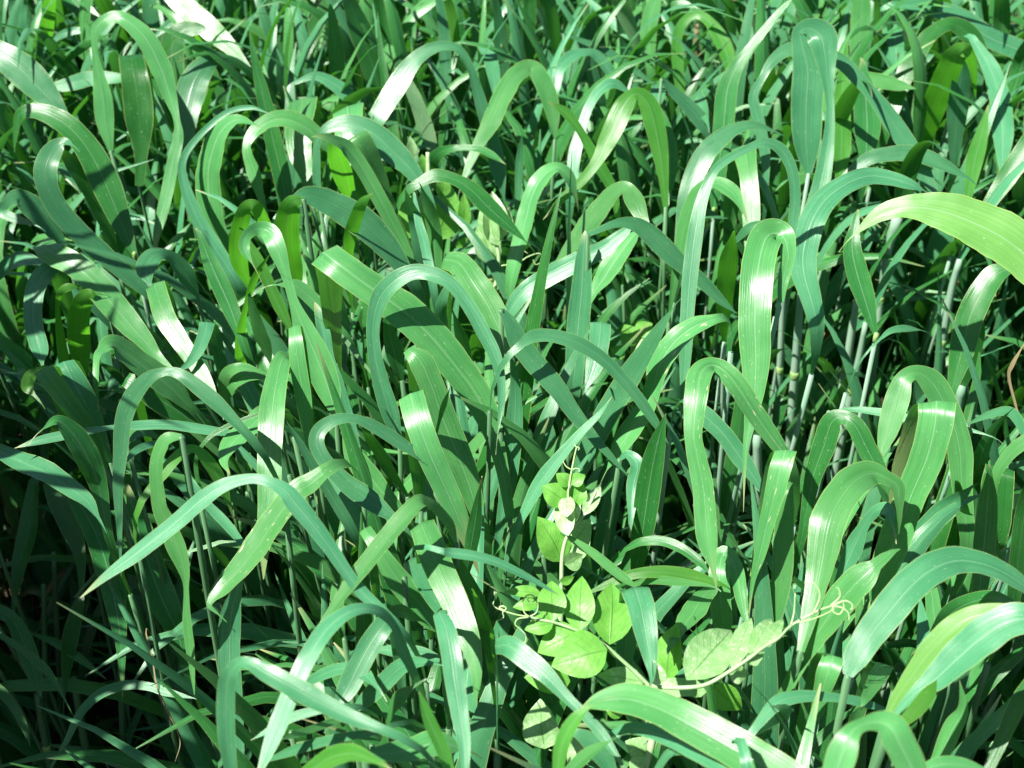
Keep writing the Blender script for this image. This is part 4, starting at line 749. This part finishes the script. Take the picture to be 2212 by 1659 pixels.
# ------------------------------------------------------------------ the rest of the crop
def half_width(y, z): return 0.4143 * (y * math.cos(PITCH) + (CAM[2] - z) * math.sin(PITCH))
def in_hollow(x, y): return x < -.15 - (y - .5) * .2 and .30 < y < 1.02
PROTO = []
prng = random.Random(77)
for k in range(22):
    up = k >= 12; parts = []
    P = [np.array([prng.uniform(-.01, .01) * q, prng.uniform(-.01, .01) * q, .40 * q / 4]) for q in range(5)]
    tip = P[-1]
    V, F = tube_data(P, [.0022, .0021, .002, .0018, .0015], 5); parts.append(('stem', V, F, [(0.3, 0.1, 0.1)] * len(V), 's'))
    az = prng.uniform(0, 6.28)
    for j in range(4):
        hgt = (.40, .34, .25, .15)[j]; base = np.array([np.interp(hgt, [p[2] for p in P], [p[0] for p in P]), np.interp(hgt, [p[2] for p in P], [p[1] for p in P]), hgt])
        V, F, UVc = arc_leaf(prng, prng.uniform(.22, .36) * (1, 1, .9, .75)[j], prng.uniform(.015, .025), az + j * 3.14 + prng.uniform(-.5, .5), prng.uniform(1.25, 1.5), prng.uniform(.3, 1.8) if up else prng.uniform(1.4, 2.9) if j else prng.uniform(1.0, 2.4), .8)
        parts.append(('leaf', [v + base for v in V], F, UVc, 'd' if j == 3 and prng.random() < .3 else prng.choice('ggbbl')))
    PROTO.append(parts)
H_ = [max(v[2] for nm, V, F, UVc, mk in q for v in V) for q in PROTO]
PROTO_ME = [[(nm, mesh_from(nm, V, F, UVc if nm == 'leaf' else None, M_STEMG if mk == 's' else MAT[mk])) for nm, V, F, UVc, mk in parts] for parts in PROTO]
def proto_height(k): return H_[k]

def cap(x, y):
    if in_hollow(x, y): return .26
    if y < .62: return .36
    if .10 < x < .30 and .68 < y < .98: return .36
    if y < .74: return .44
    if y < 1.05: return .50
    return min(.66, .50 + (y - 1.05) * .5)

# single shoots that show between the traced ones in the back rows
frng = random.Random(5); made = 0
while made < 26:
    y = frng.uniform(1.25, 1.75); x = frng.uniform(-1, 1) * (half_width(y, .55) + .02); k = frng.randrange(12)
    sc = frng.uniform(.56, .62) / proto_height(k)
    root = thing('cereal_shoot', 'slender green shoot crowded among others in the backmost rows', 'grass', (x, y, 0), 'look-alike shoots of the backmost rows')
    root.rotation_euler = (frng.uniform(-.08, .08), frng.uniform(-.08, .08), frng.uniform(0, 6.28)); root.scale = (sc, sc, sc)
    for nm, me in PROTO_ME[k]: link(nm, me, root)
    made += 1

# everything underneath and beyond: far too many to count, one mass per material
acc = {}
def add_mass(x, y, sc, dz, rz, tilt, k):
    c, s = math.cos(rz), math.sin(rz); A = np.array([[c, -s, 0], [s, c, 0], [0, 0, 1]]) * sc
    ct, st = math.cos(tilt), math.sin(tilt); A = np.array([[1, 0, 0], [0, ct, -st], [0, st, ct]]) @ A
    ly = -.20 * min(1.0, max(0.0, .25 - x) / .5) if y < 1.3 and x > -.38 and not in_hollow(x, y) else -.03; cl, sl = math.cos(ly), math.sin(ly); A = np.array([[cl, 0, sl], [0, 1, 0], [-sl, 0, cl]]) @ A
    for nm, V, F, UVc, mk in PROTO[k]:
        a = acc.setdefault(mk, [[], [], [], 0]); W = np.asarray(V) @ A.T + np.array([x, y, dz]); a[0].append(W); a[1].append(np.asarray(F[:-2] if nm == 'stem' else F) + a[3]); a[2].append(np.asarray(UVc)); a[3] += len(W)
def scatter(count, xr, yr, rule, seed):
    g = random.Random(seed)
    for _ in range(count):
        x = g.uniform(*xr); y = g.uniform(*yr); h = rule(x, y, g)
        if h is None: continue
        k = g.randrange(12, 22) if g.random() < (.8 if y < 1.2 else .7) else g.randrange(12); sc = g.uniform(.9, 1.15); add_mass(x, y, sc, h - proto_height(k) * sc, g.uniform(0, 6.28), g.uniform(-.12, .12), k)
def near_rule(x, y, g):
    if abs(x) > half_width(y, .3) + .30: return None
    if in_hollow(x, y) and g.random() < .3: return None
    if x < 0 and y < .66 and abs(x) > half_width(y, .3): return None
    if abs(x) > half_width(y, .6) + .16: return g.uniform(.52, .64)
    c = cap(x, y); return g.uniform(.62, 1.0) * c
scatter(2700, (-1.4, 1.4), (.42, 1.9), near_rule, 11)
scatter(900, (-2.2, 2.2), (1.9, 3.6), lambda x, y, g: g.uniform(.52, .62), 12)
def left_rule(x, y, g):  # unseen taller shoots, added left of the frame to shade the lower-left hollow
    return g.uniform(.78, .92) if x < -(half_width(y, .8) + .20) else None
scatter(480, (-1.05, -.50), (.28, .86), left_rule, 13)
for mk, (Vs, Fs, Us, n) in acc.items():
    me = mesh_from('undergrowth', np.vstack(Vs), [tuple(f) for Fa in Fs for f in Fa.tolist()], np.vstack(Us), M_STEMG if mk == 's' else MAT[mk])
    o = link('crop_undergrowth', me); o['kind'] = 'stuff'; o['category'] = 'grass'
    o['label'] = {'s': 'countless thin pale stems filling the depth of the crop', 'g': 'mass of green leaves filling the depth of the crop', 'b': 'mass of blue-green leaves filling the depth of the crop', 'l': 'mass of light green leaves filling the depth of the crop', 'd': 'scattered dry brown leaves low in the crop'}[mk]
